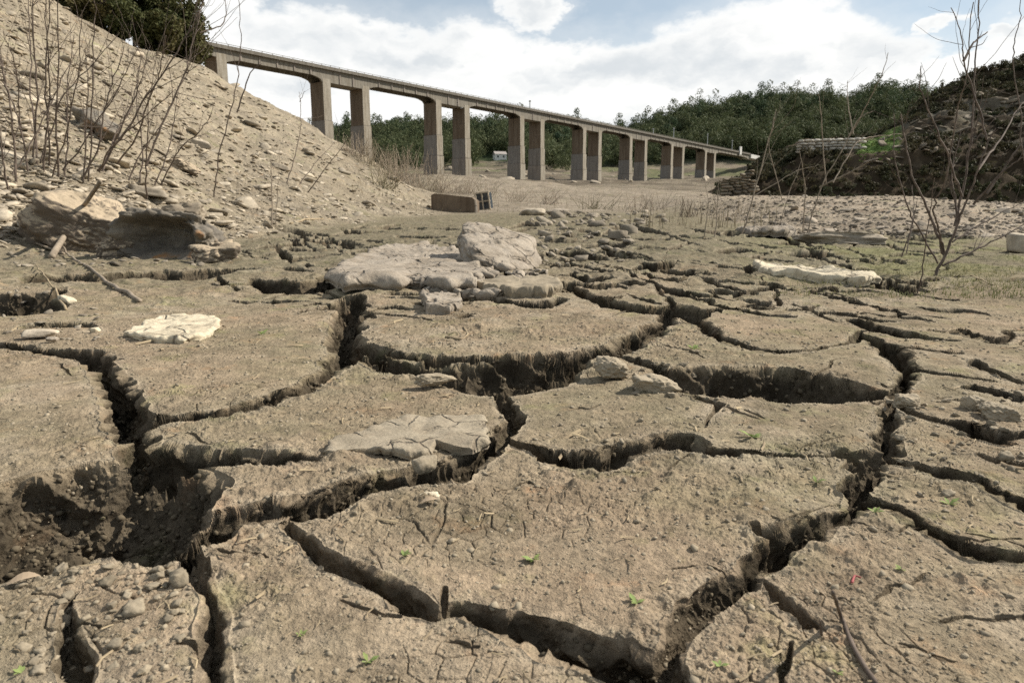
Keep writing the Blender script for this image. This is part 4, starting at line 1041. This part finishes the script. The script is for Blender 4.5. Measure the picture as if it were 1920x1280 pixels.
wsl = Grid(s_ax, d_ax, w_slope); wgr = Grid(s_ax, d_ax, w_gravel); wmu = Grid(s_ax, d_ax, w_mud); wfa = Grid(s_ax, d_ax, w_far)
P = px_scatter(9500, (-200, 830), (-60, 470), Z, 601, lambda p: wsl.z(p[0], p[1]) > .5 and p[1] < 59)
sz = np.random.default_rng(602).lognormal(-2.35, .7, len(P)) * (.55 + P[:, 1] / 60)
V, F = merged_stones(len(P), 61, P, sz, 2, (.09, .26)); kind(mesh('scree', V, F, M_SCREE), 'stuff')
P = px_scatter(2600, (1220, 2100), (366, 450), Z, 603, lambda p: wgr.z(p[0], p[1]) > .4)
sz = np.random.default_rng(604).lognormal(-2.75, .5, len(P)) * (.5 + P[:, 1] / 35)
V, F = merged_stones(len(P), 62, P, sz, 2, (.2, .5)); kind(mesh('gravel', V, F, M_GRAVEL), 'stuff')
# slate stones one can tell apart on the slope, on the terrace and on the bank
def stone_copies(n, P, sizes, mat, seed, label, group, name='stone', flat_=(.10, .26)):
    r = np.random.default_rng(seed)
    protos_ = []
    for v in range(8):
        V, F = rock(seed * 10 + v, (1, r.uniform(.55, .95), r.uniform(*flat_)), 3, 14, .03, 90)
        V[:, 2] -= V[:, 2].max() * .3
        protos_.append((V, F))
    mes = []
    for i in range(n):
        if i < 8:
            o = mesh(name, *protos_[i], mat); mes.append(o.data)
        else:
            o = bpy.data.objects.new(name, mes[i % 8]); C.objects.link(o)
        o.location = P[i]; o.scale = (sizes[i],) * 3; o.rotation_euler = (r.normal(0, .3), r.normal(.25, .25), r.uniform(0, 6.28))
        tag(o, label, 'stone', group)
P = px_scatter(250, (-100, 820), (0, 440), Z, 611, lambda p: wsl.z(p[0], p[1]) > .6 and 11 < p[1] < 58)
stone_copies(len(P), P, np.random.default_rng(612).lognormal(-1.4, .4, len(P)) * (.4 + P[:, 1] / 65), M_SCREE, 61, 'tan slate fragment lying on the scree slope below the trees', 'slate fragments on the scree slope')
P = px_scatter(40, (1260, 1960), (372, 446), Z, 613, lambda p: wgr.z(p[0], p[1]) > .5)
stone_copies(len(P), P, np.random.default_rng(614).lognormal(-1.35, .3, len(P)), M_GRAVEL, 63, 'grey brown stone on the gravel terrace below the dark bank', 'stones on the gravel terrace')
P = []
r_ = np.random.default_rng(615)
while len(P) < 130:
    q = BG.hit(r_.uniform(1600, 1960), r_.uniform(175, 330))
    if q is not None and 61.5 < q[1] < 77 and not (q[0] / q[1] < s_of(1700) and False): P.append(q)
P = np.array(P)
stone_copies(len(P), P, np.clip(r_.lognormal(-.3, .5, len(P)), .2, 1.3), M_SLATEPALE, 65, 'grey slate block lying on the ledge of the dark right-hand bank', 'slate blocks on the bank ledge', 'slate_block', (.12, .28))
P = []
while len(P) < 60:
    q = HG.hit(r_.uniform(800, 1330), r_.uniform(306, 345))
    if q is not None and q[1] > 130: P.append(q)
stone_copies(len(P), np.array(P), r_.lognormal(.45, .4, len(P)), M_RUBBLE, 66, 'grey rock on the far river bank behind the bridge piers', 'rocks of the far bank', 'rock', (.15, .3))
put_rock('rock', 'long dark overhanging ledge of rock on the scree behind the twigs', 'rock', 165, 248, 95, 52, .7, 621, M_DARKROCK, frac=.9, sub=5, A=Z, sink=.25, rz=-.5, tilt=(0, .5), cuts=9)
put_rock('rock', 'second dark rock just below the long dark ledge', 'rock', 190, 252, 40, 26, .8, 622, M_DARKROCK, frac=.9, sub=5, A=Z, sink=.2, rz=.3, tilt=(0, .4))
put_rock('rock', 'tan slab with a dark front low on the scree near the leaning twigs', 'rock', 335, 318, 56, 22, .7, 623, M_BOULDER, frac=.9, sub=5, A=Z, sink=.2, rz=-.2, tilt=(0, .35))
put_rock('rock', 'flat rock in the middle of the scree slope', 'rock', 370, 275, 40, 16, .7, 624, M_RUBBLE, A=Z, sink=.2, tilt=(0, .3))
put_rock('rock', 'grey slab under the leaning twigs at the scree foot', 'rock', 262, 366, 70, 18, .8, 625, M_SCREE, A=Z, sink=.2, rz=.2, tilt=(0, .2))
put_rock('rock', 'brown rock at the lower edge of the scree left of the brush', 'rock', 520, 318, 34, 13, .7, 626, M_RUBBLE, A=Z, sink=.2, tilt=(0, .2))
# rubble heaps on the mud
P = np.concatenate([px_scatter(150, (985, 1250), (398, 425), Z, 631, lambda p: True), px_scatter(110, (1000, 1180), (425, 500), Z, 632, lambda p: True), px_scatter(130, (800, 920), (480, 560), Z, 633, lambda p: True),
                    px_scatter(160, (20, 440), (440, 500), Z, 634, lambda p: True), px_scatter(60, (0, 200), (540, 640), Z, 635, lambda p: True)])
sz = np.random.default_rng(636).lognormal(-1.35, .5, len(P)) * np.clip(P[:, 1] * .028, .04, .8)
V, F = merged_stones(len(P), 64, P, sz, 2, (.25, .6), .22); kind(mesh('rubble', V, F, M_RUBBLE), 'stuff')
P = np.concatenate([px_scatter(170, (790, 930), (488, 565), Z, 637, lambda p: True), px_scatter(60, (860, 1030), (500, 530), Z, 638, lambda p: True)]); sz = np.random.default_rng(639).lognormal(-2.9, .55, len(P))
V, F = merged_stones(len(P), 67, P, sz, 2, (.3, .7), .2); kind(mesh('mortar_debris', V, F, M_PINK), 'stuff')
# crumbs of dry mud
gz = Grid(s_ax, d_ax, Z)
r_ = np.random.default_rng(641); n = 16000
py = 640 + (1330 - 640) * r_.random(n) ** .9; py[: n // 4] = r_.uniform(500, 660, n // 4); px = r_.uniform(-250, 2150, n)
xy = np.array([flat(a, b) for a, b in zip(px, py)])
P = np.column_stack([xy, gz.z(xy[:, 0], xy[:, 1])])
sz = r_.lognormal(-5.6, .55, n) * np.clip(xy[:, 1] / 1.1, .8, 3.2)
V, F = merged_stones(n, 65, P, np.minimum(sz, .018), 1, (.3, .65), .46, 24); kind(mesh('mud_crumbs', V, F, M_CLOD), 'stuff')
_r2 = np.random.default_rng(651)
P = np.concatenate([px_scatter(150, (105, 345), (1066, 1290), Z, 652, lambda p: True), px_scatter(60, (-60, 110), (1050, 1290), Z, 653, lambda p: True), px_scatter(50, (1180, 1300), (690, 745), Z, 654, lambda p: True), px_scatter(70, (1640, 1920), (740, 960), Z, 655, lambda p: True)])
P = P[P[:, 2] > -.06]; sz = _r2.lognormal(-4.55, .5, len(P)) * np.clip(P[:, 1], .8, 2)
V, F = merged_stones(len(P), 68, P, np.minimum(sz, .035), 3, (.35, .7), .36, 16); kind(mesh('crust_fragments', V, F, M_CLOD), 'stuff')
# bits of straw and root on the plates
r_ = np.random.default_rng(645); n = 750
py = 560 + (1320 - 560) * r_.random(n) ** .8; px = r_.uniform(-200, 2100, n)
xy = np.array([flat(a, b) for a, b in zip(px, py)]); z = gz.z(xy[:, 0], xy[:, 1]); ok = z > -.035; xy = xy[ok]; z = z[ok]; n = len(xy)
a = r_.uniform(0, 6.28, n); L = r_.lognormal(-4.4, .5, n) * np.clip(xy[:, 1], .8, 3); w = L * r_.uniform(.03, .08, n)
dv = np.stack([np.cos(a), np.sin(a), r_.normal(0, .15, n)], 1) * L[:, None]; sv = np.stack([-np.sin(a), np.cos(a), np.zeros(n)], 1) * w[:, None]; up = np.array([0, 0, 1]) * w[:, None]
P0 = np.column_stack([xy, z + .004]); bend = r_.normal(0, .12, n)[:, None] * np.stack([-np.sin(a), np.cos(a), np.zeros(n)], 1) * L[:, None]
ring = []
for c_ in (P0 - dv * .5, P0 + bend, P0 + dv * .5): ring += [c_ - sv, c_ + up * 1.4, c_ + sv]
V = np.stack(ring, 1).reshape(-1, 3); i9 = np.arange(n)[:, None] * 9
F = np.concatenate([i9 + np.array([[q, q + 1, q + 4, q + 3]]) for q in (0, 1, 3, 4)])
kind(mesh('dry_debris', V, F, M_STRAW), 'stuff')
# broken earth on the crack walls and floors
ii, jj = np.where((prof > .15) & (wid > .012) & (w_mud > .6) & (np.abs(s_ax)[None, :] < 1.0) & (Y < 9))
wgt = 1 / (1.0 * len(ii)); sel = r_.choice(len(ii), min(16000, len(ii)), replace=False)
ii, jj = ii[sel], jj[sel]
P = np.column_stack([X2[ii, jj], Y2[ii, jj], Z2[ii, jj]]); sz = r_.lognormal(-4.9, .5, len(ii)) * np.clip(wid[ii, jj] / .05, .25, 1.2) * np.clip(Y[ii, jj] / 1.5, .8, 2)
V, F = merged_stones(len(P), 66, P, np.minimum(sz, .02), 1, (.6, .95), .38, 20)
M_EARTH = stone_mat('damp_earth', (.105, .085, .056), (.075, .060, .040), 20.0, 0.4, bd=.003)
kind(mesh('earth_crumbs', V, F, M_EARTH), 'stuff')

# ------------------------------------------------------------------ masonry, grate, house, walls
p = hit(850, 398, Z); k = p[1] / 1280
o = empty('concrete_slab', (p[0], p[1], p[2]), -.18); tag(o, 'broken concrete slab lying on edge left of the rusty grate', 'slab')
m = MB(); w, h = 84 * k, 34 * k
m.add([(-w / 2, 0, -.2), (w / 2, 0, -.2), (w / 2, 0, h * .62), (w * .42, 0, h * .78), (-w * .42, 0, h), (-w / 2, 0, h * .9), (-w / 2, .9, -.2), (w / 2, .9, -.2), (w / 2, .9, h * .6), (w * .42, .9, h * .75), (-w * .42, .9, h * .98), (-w / 2, .9, h * .86)],
      [(0, 1, 2, 3, 4, 5), (11, 10, 9, 8, 7, 6), (0, 6, 7, 1), (1, 7, 8, 2), (2, 8, 9, 3), (3, 9, 10, 4), (4, 10, 11, 5), (5, 11, 6, 0)])
m.build('slab', M_PIERTOP, o)
m = MB(); m.tube([(w / 2 + .05, -.05, -.1), (w / 2 + .04, -.03, h * .3), (w / 2 - .02, -.04, h * .66)], [.10, .08, .07], 6); m.build('edge_strip', M_PINK, o)
p = hit(907, 394, Z); k = p[1] / 1280
o = empty('grate', (p[0], p[1], p[2]), -.25); o.rotation_euler = (.06, -.12, -.25); tag(o, 'pale rusty metal grate standing between the concrete slab and the rubble', 'grate')
m = MB(); w, h = 25 * k, 31 * k
for q in (-.5, 0, .5): m.box((q * w, 0, h / 2), (.07, .07, h))
for q in (0, .5, 1.0): m.box((0, .07, q * h), (w + .1, .07, .07))
m.build('bars', M_RUST, o)
m = MB(); m.box((0, .45, h / 2), (w, .5, h * .94)); m.build('dark_inside', M_GLASS_INSIDE, o)  # dark block put in for the shade behind the bars

q = HG.hit(937, 299); q = q if q is not None else at(937, 299, 346.)
hs = empty('house', tuple(q), .3); tag(hs, 'small white house with a grey roof at the wood edge behind the piers', 'house')
m = MB(); m.box((0, 0, .6), (6.0, 4.5, 3.6)); m.build('wall', M_WHITE, hs)
m = MB(); m.add([(-3.2, -2.5, 2.4), (3.2, -2.5, 2.4), (3.2, 2.5, 2.4), (-3.2, 2.5, 2.4), (-3.2, 0, 3.9), (3.2, 0, 3.9)], [(0, 1, 5, 4), (2, 3, 4, 5), (0, 4, 3), (1, 2, 5), (0, 3, 2, 1)]); m.build('roof', M_ROOF, hs)
for xx in (-1.6, 1.4): m = MB(); m.box((xx, -2.26, 1.2), (.9, .06, 1.0)); m.build('window', M_GLASS_INSIDE, hs)

def dry_wall(label, px0, px1, py_b0, py_b1, h_px, d, seed, mat, thick=.9):
    r = np.random.default_rng(seed); V_ = []; F_ = []; n0 = 0
    a = at(px0, py_b0, d); b = at(px1, py_b1, d); L = np.linalg.norm(b - a); H = h_px * d / 1280
    zc = -.4
    vs = [rock(seed * 7 + v, (1, .8, .8), 2, 6, .04) for v in range(8)]
    while zc < H:
        hh = r.uniform(.16, .32); xx = 0
        while xx < L:
            ww = r.uniform(.35, .9); V, F = vs[r.integers(8)]
            if zc + hh < H * (1 + .12 * math.sin(xx * 1.3 + seed)):
                e = (b - a) / L
                W_ = V * np.array([ww * 1.05, thick, hh * 1.15]); an = math.atan2(e[1], e[0])
                W_ = np.stack([W_[:, 0] * math.cos(an) - W_[:, 1] * math.sin(an), W_[:, 0] * math.sin(an) + W_[:, 1] * math.cos(an), W_[:, 2]], 1) + a * 0 + e * (xx + ww / 2) + np.array([0, r.normal(0, .06), zc])
                V_.append(W_); F_.append(F + n0); n0 += len(V)
            xx += ww
        zc += hh
    o = mesh('stone_wall', np.concatenate(V_), np.concatenate(F_), mat); o.location = a
    tag(o, label, 'stone wall')
M_WALLPALE = stone_mat('dry_wall_stone', (.52, .49, .43), (.36, .33, .28), 2.0, .3)
dry_wall('long low pale drystone wall on the terrace left of the bright grass', 1498, 1614, 276, 272, 17, 64, 701, M_WALLPALE)
dry_wall('stacked drystone wall end at the foot of the dark bank', 1352, 1404, 372, 366, 46, 55, 702, M_SLATEPALE)
dry_wall('short pale wall corner at the left end of the terrace wall', 1494, 1512, 280, 279, 14, 63, 703, M_WALLPALE)
# bright grass on the terrace
r_ = np.random.default_rng(711); cs = []
for _ in range(700):
    d = r_.uniform(61.5, 79); x = s_of(r_.uniform(1604, 1684)) * d; cs.append((x, d, float(BG.z(x, d)) + .05))
V, F = leaves(712, np.array(cs), np.full(len(cs), .09), 14, .06, .4); kind(mesh('grass', V, F, M_GRASSG), 'stuff')
# short grass on the mud at the right
def blades(name, P, hmin, hmax, w, mat, seed, lean=.4):
    r = np.random.default_rng(seed); n = len(P); a = r.uniform(0, 6.28, n); h = r.uniform(hmin, hmax, n)
    d = np.stack([np.cos(a), np.sin(a), np.zeros(n)], 1); s = np.stack([-np.sin(a), np.cos(a), np.zeros(n)], 1) * (w * r.uniform(.6, 1.3, n))[:, None]
    l = (r.normal(0, lean, n) * h)[:, None]; up = np.array([0, 0, 1]) * h[:, None]
    V = np.stack([P - s, P + s, P + s * .6 + d * l * .35 + up * .55, P - s * .6 + d * l * .35 + up * .55, P + d * l + up], 1).reshape(-1, 3)
    i = np.arange(n)[:, None] * 5
    F = [tuple(f) for f in (i + np.array([[0, 1, 2, 3]]))] + [tuple(f) for f in (i + np.array([[3, 2, 4]]))]
    return kind(mesh(name, V, F, mat), 'stuff')
r_ = np.random.default_rng(721); n = 9000
px = 1440 + 700 * r_.random(n) ** .7; py = r_.uniform(438, 560, n)
xy = np.array([flat(a, max(b, 436)) for a, b in zip(px, py)]); ok = fbm(xy[:, 0], xy[:, 1], .9, 3, s=73) > -.25
xy = xy[ok]; blades('short_grass', np.column_stack([xy, gz.z(xy[:, 0], xy[:, 1]) - .003]), .015, .05, .0035, M_MOSS, 722, .8)
# dry stalks over the middle plain
P = np.concatenate([px_scatter(700, (640, 1420), (340, 402), Z, 731, lambda p: p[1] > 34 and wgr.z(p[0], p[1]) < .5), px_scatter(300, (1180, 1460), (385, 430), Z, 732, lambda p: True)])
blades('dry_grass', P, .10, .50, .012, M_BROWNBRUSH, 733, .25)

# ------------------------------------------------------------------ bare shrubs, saplings and sticks
def jitter_path(pts, seed, amp):
    r = np.random.default_rng(seed); pts = np.asarray(pts, float); n = max(8, len(pts) * 5)
    t = np.linspace(0, 1, len(pts)); q = np.linspace(0, 1, n)
    # smooth the traced points
    out = np.stack([np.interp(q, t, pts[:, c]) for c in range(3)], 1)
    for _ in range(2): out[1:-1] = (out[:-2] + 2 * out[1:-1] + out[2:]) / 4
    L = np.linalg.norm(pts[-1] - pts[0]); out[1:-1] += r.normal(0, amp * L / n * .22, (n - 2, 3)); a_ = np.cumsum(r.normal(0, 1, (n, 3)), 0) * L * amp * .012; out += a_ - a_[0]
    return out
def shrub(name, label, cat, stems, mat, r0px, seed, group=None, twigs=4, spread=.06, d=None, part='stem'):
    """stems traced as pixel polylines, put at the shrub's own distance with a random spread in depth; stems[0][0] is its foot"""
    r = np.random.default_rng(seed)
    foot = hit(*stems[0][0], Z) if d is None else at(*stems[0][0], d); D = foot[1]
    root = empty(name, tuple(foot)); tag(root, label, cat, group)
    for si, st in enumerate(stems):
        d0 = D * (1 + (0 if si == 0 else r.normal(0, spread * .25))); d1 = D * (1 + r.normal(0, spread))
        if si and math.hypot(st[0][0] - stems[0][0][0], st[0][1] - stems[0][0][1]) > 30 and d is None:
            hh = hit(*st[0], Z)
            if abs(hh[1] / D - 1) < .35 and st[0][1] > stems[0][0][1] - 40: d0 = hh[1]; d1 = d0 * (1 + r.normal(0, spread))
        pts = [at(x, y, d0 + (d1 - d0) * i / max(1, len(st) - 1)) - foot for i, (x, y) in enumerate(st)]
        pts[0] = pts[0] - np.array([0, 0, .02])
        path = jitter_path(pts, seed + si, .25); n = len(path)
        R0 = r0px * .60 * r.uniform(.75, 1.2) * D / 1280 * (1.0 if si == 0 else .8)
        m = MB(); m.tube(path, np.linspace(R0, R0 * .35, n), 6)
        for k in range(int(twigs * r.uniform(.5, 1.5))):
            i = int(n * r.uniform(.3, .95)); i = min(i, n - 2); b = path[i]; t = path[i + 1] - path[i]; t /= np.linalg.norm(t) + 1e-9
            L = np.linalg.norm(path[-1] - path[0]) * r.uniform(.08, .26)
            dv = t + r.normal(0, .5, 3); dv /= np.linalg.norm(dv)
            e = b + dv * L; e2 = e + (dv + np.array([0, 0, .4]) + r.normal(0, .25, 3)) * L * .6
            rr = R0 * (1 - .7 * i / n) * .5
            m.tube(jitter_path([b, e, e2], seed + si * 31 + k, .2), np.linspace(rr, rr * .35, 15), 5)
        m.build(part, mat, root)
    return root
shrub('sapling', 'clump of straight dark bare saplings at the far left behind the tan boulder', 'bare shrub', [
  [(82, 328), (84, 150), (82, -20)], [(92, 332), (88, 187), (92, -20)], [(109, 336), (107, 195), (112, -20)], [(69, 334), (58, 210), (56, 112), (50, -20)],
  [(56, 337), (41, 232), (22, 165), (8, 97), (2, 20)], [(15, 360), (4, 277), (-6, 200)], [(75, 304), (116, 180), (169, 127), (229, 60)], [(40, 240), (30, 124), (8, 60)], [(60, 330), (72, 180), (60, 60), (66, -20)], [(30, 340), (20, 200), (-10, 90)], [(98, 330), (130, 230), (150, 120), (148, 20)], [(20, 330), (60, 250), (110, 150), (150, 80)], [(120, 335), (126, 240), (122, 150), (135, 60)]], M_TWIG, 3.4, 801, twigs=9)
shrub('sapling', 'two upright dark bare saplings right of the straight clump', 'bare shrub', [[(165, 345), (172, 187), (174, 50), (177, -20)], [(156, 341), (160, 270), (168, 170), (160, 90)], [(116, 319), (157, 266), (210, 187), (259, 86)]], M_TWIG, 3.2, 802, twigs=10)
shrub('sapling', 'pair of dark bare saplings leaning right across the scree', 'bare shrub', [[(184, 322), (225, 255), (277, 180), (319, 112), (356, 45), (392, -20)], [(217, 311), (262, 240), (296, 142), (309, 70)], [(200, 300), (240, 215), (272, 150), (290, 90)], [(190, 325), (215, 250), (250, 190), (262, 110)], [(170, 340), (205, 280), (260, 230), (330, 170)], [(150, 345), (190, 270), (200, 180), (230, 90)]], M_TWIG, 3.6, 803, twigs=11)
shrub('sapling', 'leaning bare saplings reaching over the bridge end', 'bare shrub', [[(274, 311), (311, 221), (352, 124), (369, 60), (390, -20)], [(289, 349), (315, 292), (330, 232), (341, 176)], [(274, 375), (276, 285), (279, 170)], [(262, 345), (270, 270), (256, 190), (266, 120)], [(300, 350), (330, 290), (372, 250), (395, 215)], [(240, 340), (262, 290), (300, 240), (322, 200)], [(375, 60), (415, 48), (424, 20), (418, -20)]], M_TWIG, 3.2, 804, twigs=9)
shrub('sapling', 'single tall thin bare sapling standing on the sandy slope foot', 'bare shrub', [[(401, 371), (416, 300), (442, 217), (456, 124), (463, 67), (455, -20)], [(444, 210), (470, 135), (490, 120)]], M_TWIG, 2.8, 805, twigs=2)
shrub('sapling', 'forked bare sapling at the right of the scree with a branched tip', 'bare shrub', [[(537, 345), (552, 290), (565, 240), (562, 190), (556, 172)], [(562, 190), (570, 172)], [(562, 345), (592, 302), (632, 262)], [(577, 360), (615, 310), (660, 252)]], M_TWIG, 2.0, 806, twigs=3)
shrub('sapling', 'thin pale stalks standing in front of the sandy slope', 'bare shrub', [[(510, 424), (509, 350), (508, 300)], [(517, 424), (521, 340), (524, 280)], [(510, 357), (507, 302), (495, 272)]], M_TWIGPALE, 2.0, 807, twigs=2, spread=.02)
shrub('bare_bush', 'big bare many-branched bush on the short grass at the right', 'bare shrub', [
  [(1751, 518), (1772, 472), (1790, 420), (1803, 380), (1825, 315), (1855, 245)], [(1772, 472), (1753, 420), (1746, 376), (1764, 337), (1786, 210), (1799, 131), (1822, -15)],
  [(1790, 420), (1812, 330), (1827, 205), (1829, 88), (1838, -15)], [(1759, 490), (1720, 420), (1698, 372), (1681, 284), (1678, 206)], [(1768, 472), (1742, 394), (1711, 324), (1694, 210)],
  [(1805, 365), (1777, 297), (1742, 223), (1722, 162), (1722, 122)], [(1786, 450), (1856, 407), (1925, 372)], [(1768, 494), (1847, 459), (1930, 415)], [(1825, 380), (1877, 324), (1930, 288)],
  [(1834, 315), (1886, 249), (1930, 185)], [(1851, 258), (1829, 188), (1807, 118), (1803, 79), (1781, 17)], [(1807, 110), (1825, 79), (1853, 59)], [(1850, 360), (1900, 290), (1935, 240)], [(1795, 400), (1780, 330), (1800, 250)]], M_TWIG, 4.9, 811, twigs=5, spread=.05)
shrub('sapling', 'thin bare sapling just left of the big bare bush', 'bare shrub', [[(1720, 551), (1731, 481), (1746, 394), (1752, 330)], [(1691, 477), (1711, 420), (1720, 376)], [(1700, 470), (1715, 400), (1712, 345)]], M_TWIG, 2.6, 812, twigs=2)
shrub('sapling', 'bare twig hanging in from the top right corner', 'bare shrub', [[(1935, 500), (1925, 330), (1901, 103), (1904, 57), (1918, -15)]], M_TWIG, 2.6, 813, twigs=1)
shrub('bare_bush', 'pale spindly bare bush by the undercut slab', 'bare shrub', [
  [(1512, 440), (1540, 350), (1584, 271), (1615, 214), (1641, 201)], [(1536, 350), (1615, 313), (1632, 302)], [(1506, 435), (1510, 359), (1497, 284)], [(1549, 345), (1538, 227), (1534, 175)],
  [(1562, 341), (1602, 267), (1640, 255), (1698, 251)], [(1593, 254), (1628, 192), (1654, 144), (1667, 100)], [(1600, 250), (1590, 190), (1592, 150)]], M_TWIGPALE, 2.7, 814, twigs=4)
shrub('bare_bush', 'pale bare stems left of the spindly bush', 'bare shrub', [[(1390, 440), (1415, 362), (1450, 245), (1460, 202)], [(1415, 365), (1495, 320), (1530, 312)], [(1466, 372), (1449, 306), (1442, 275), (1452, 220)], [(1460, 425), (1480, 360), (1505, 300)], [(1340, 445), (1344, 390), (1348, 330)], [(1320, 445), (1330, 380), (1322, 330)]], M_TWIGPALE, 2.2, 815, twigs=5)
# dry brush in front of the piers and along the plain
for k, (px, py, h, w) in enumerate([(700, 300, 55, 70), (735, 325, 66, 70), (765, 335, 72, 80), (800, 345, 60, 70), (835, 350, 46, 70), (668, 280, 45, 45), (720, 340, 50, 60), (870, 352, 40, 60), (1030, 372, 36, 60), (1120, 380, 34, 60), (1215, 384, 40, 60), (1290, 395, 42, 50), (910, 360, 40, 50), (970, 366, 36, 50)]):
    p = hit(px, py + 12, Z); r = np.random.default_rng(850 + k); kk = p[1] / 1280
    m = MB()
    for s_ in range(60 if k < 8 else 30):
        b = np.array([r.normal(0, w * .25), r.normal(0, w * .2), 0]) * kk; e = b + np.array([r.normal(0, w * .28), r.normal(0, w * .2), h * r.uniform(.4, 1.0)]) * kk
        m.tube(jitter_path([b, (b + e) / 2 + r.normal(0, 2, 3) * kk, e], k * 77 + s_, .3)[::2], np.linspace(.018, .008, 8), 3)
    o = m.build('brush', M_TWIGPALE if k % 3 else M_BROWNBRUSH); o.location = (p[0], p[1], p[2] - .1)
    tag(o, 'dry bare brush growing on the brown plain in front of the bridge piers', 'brush', 'dry brush in front of the bridge')

def stick(name, label, cat, path, rpx, mat, seed, lift=0.0, ends=None):
    pts = []
    for i, (x, y) in enumerate(path):
        p = hit(x, y, Z); pts.append(p)
    pts = np.array(pts)
    if ends is not None:                      # raised end: same sight line, a little nearer and above the ground
        x, y = path[-1]; pts[-1] = at(x, y, pts[0][1] + (ends - 1) * pts[0][1])
    k = pts[0][1] / 1280; pts[:, 2] += rpx * k * .7 + lift
    c = pts[0].copy(); pth = jitter_path(pts - c, seed, .12)
    m = MB(); m.tube(pth, np.linspace(rpx * k, rpx * k * .55, len(pth)), 7)
    o = m.build(name, mat, smooth_sh=True); o.location = c; tag(o, label, cat); return o
stick('stick', 'thick pale stick leaning against the tan boulder', 'stick', [(98, 486), (140, 415), (188, 345)], 6.5, M_TWIGPALE, 901, ends=1.02)
stick('stick', 'grey stick lying diagonally over the mud crack at the left', 'stick', [(262, 568), (200, 530), (138, 488), (120, 470)], 5, M_TWIGPALE, 902)
stick('stick', 'thin pale straw beside the wood chip at the left', 'stick', [(124, 582), (92, 535), (64, 500)], 2.6, M_STRAW, 903)
stick('stick', 'thin brown twig running to the left edge below the tan boulder', 'stick', [(120, 478), (60, 455), (0, 440)], 2.6, M_TWIGPALE, 904)
stick('stick', 'long pale straw lying at the foot of the sandy slope', 'stick', [(545, 422), (600, 412), (665, 408)], 2.2, M_STRAW, 905)
stick('stick', 'dry straw pair on the short grass below the bare bush', 'stick', [(1820, 520), (1860, 535)], 1.6, M_STRAW, 906)
stick('root', 'curled pale root on the plate below the mortar slab', 'root', [(836, 634), (866, 640), (878, 628), (868, 614)], 2.4, M_STRAW, 907)
put_rock('wood_chip', 'pale flat wood chip beside the thin straw', 'wood chip', 120, 575, 44, 12, .5, 911, M_PALE, sink=.05, rz=-.7, tilt=(.1, .2), A=Z)
stick('stick', 'brown twig standing out of the mud at the bottom right', 'stick', [(1645, 1290), (1600, 1220), (1572, 1160), (1558, 1112)], 7, M_TWIG, 912, ends=.98)
stick('stick', 'short broken twig poking from the small crack at the bottom right', 'stick', [(1540, 1196), (1538, 1164)], 3, M_TWIG, 913, ends=.99)
stick('stem', 'tiny curled dark red stem on the bottom right plate', 'stem', [(1597, 1095), (1602, 1082), (1614, 1088)], 3, M_RED, 914)

def sprout(px, py, size_px, seed, label):
    r = np.random.default_rng(seed); p = hit(px, py, Z); k = p[1] / 1280 * size_px
    root = empty('seedling', tuple(p)); tag(root, label, 'seedling', 'green seedlings on the mud plates')
    n = r.integers(5, 9)
    for i in range(n):
        a = r.uniform(0, 6.28); L = k * r.uniform(.5, 1.0); w = L * .26; d = np.array([math.cos(a), math.sin(a), 0]); s = np.array([-d[1], d[0], 0]) * w
        up = r.uniform(.35, .9)
        q = [np.zeros(3), d * L * .5 + s + [0, 0, L * up * .5], d * L * .5 - s + [0, 0, L * up * .5], d * L * .45 + [0, 0, L * up * .42], d * L + [0, 0, L * up * .75]]
        mesh('leaf', q, [(0, 1, 3), (0, 3, 2), (1, 4, 3), (3, 4, 2)], M_SPROUT, root)
for i, (px, py, sz, lab) in enumerate([
  (1000, 1052, 26, 'bright green seedling in the middle of the large front plate'), (1192, 1130, 22, 'green seedling near the lower right corner of the large front plate'), (757, 1042, 20, 'small green seedling near the left edge of the large front plate'),
  (690, 1245, 26, 'yellow green seedling on the bottom plate below the diagonal crack'), (565, 1195, 16, 'tiny green seedling on the bottom plate left of the yellow green one'), (40, 1262, 24, 'green seedling in the bottom left corner'),
  (1410, 820, 30, 'pale green seedling on the plate right of the centre'), (1780, 945, 22, 'green seedling on the right-hand plates'), (1530, 905, 22, 'pale green seedling by the right edge of the large front plate'),
  (1690, 1068, 18, 'little green seedling right of the red stem'), (1300, 655, 16, 'faint green seedling on the middle right plate'), (492, 628, 16, 'tiny green seedling right of the cream flat stone'), (955, 833, 18, 'green seedling at the upper corner of the large front plate'),
  (1350, 1255, 20, 'small seedling on the bottom plate right of the centre crack'), (1570, 1262, 22, 'seedling beside the brown twig at the bottom right'), (1640, 962, 18, 'small leafy weed in the crack at the right'), (190, 985, 26, 'pale weed growing in the deep pit at the left')]):
    sprout(px, py, sz, 950 + i, lab)
def dry_leaf(px, py, L, seed, label, rz):
    p = hit(px, py, Z); k = p[1] / 1280 * L; V = []; F = []
    for i in range(7):
        t = i / 6; w = math.sin(t * math.pi) ** .8 * .22 + .01; z = .10 * math.sin(t * 3.1)
        V += [(t - .5, -w, z + w * .3), (t - .5, 0, z), (t - .5, w, z + w * .35)]
    for i in range(6): F += [(i * 3, i * 3 + 3, i * 3 + 4, i * 3 + 1), (i * 3 + 1, i * 3 + 4, i * 3 + 5, i * 3 + 2)]
    o = mesh('dry_leaf', np.array(V) * k, F, M_LEAFDRY); o.location = p + np.array([0, 0, .006]); o.rotation_euler = (.1, -.15, rz); tag(o, label, 'leaf')
dry_leaf(45, 1098, 60, 970, 'curled tan dry leaf on the mud at the bottom left', .4)
dry_leaf(12, 963, 30, 971, 'small pale dry leaf in the pit at the left edge', -.5)
dry_leaf(805, 948, 34, 972, 'grey dry leaf at the upper left edge of the large front plate', .2)
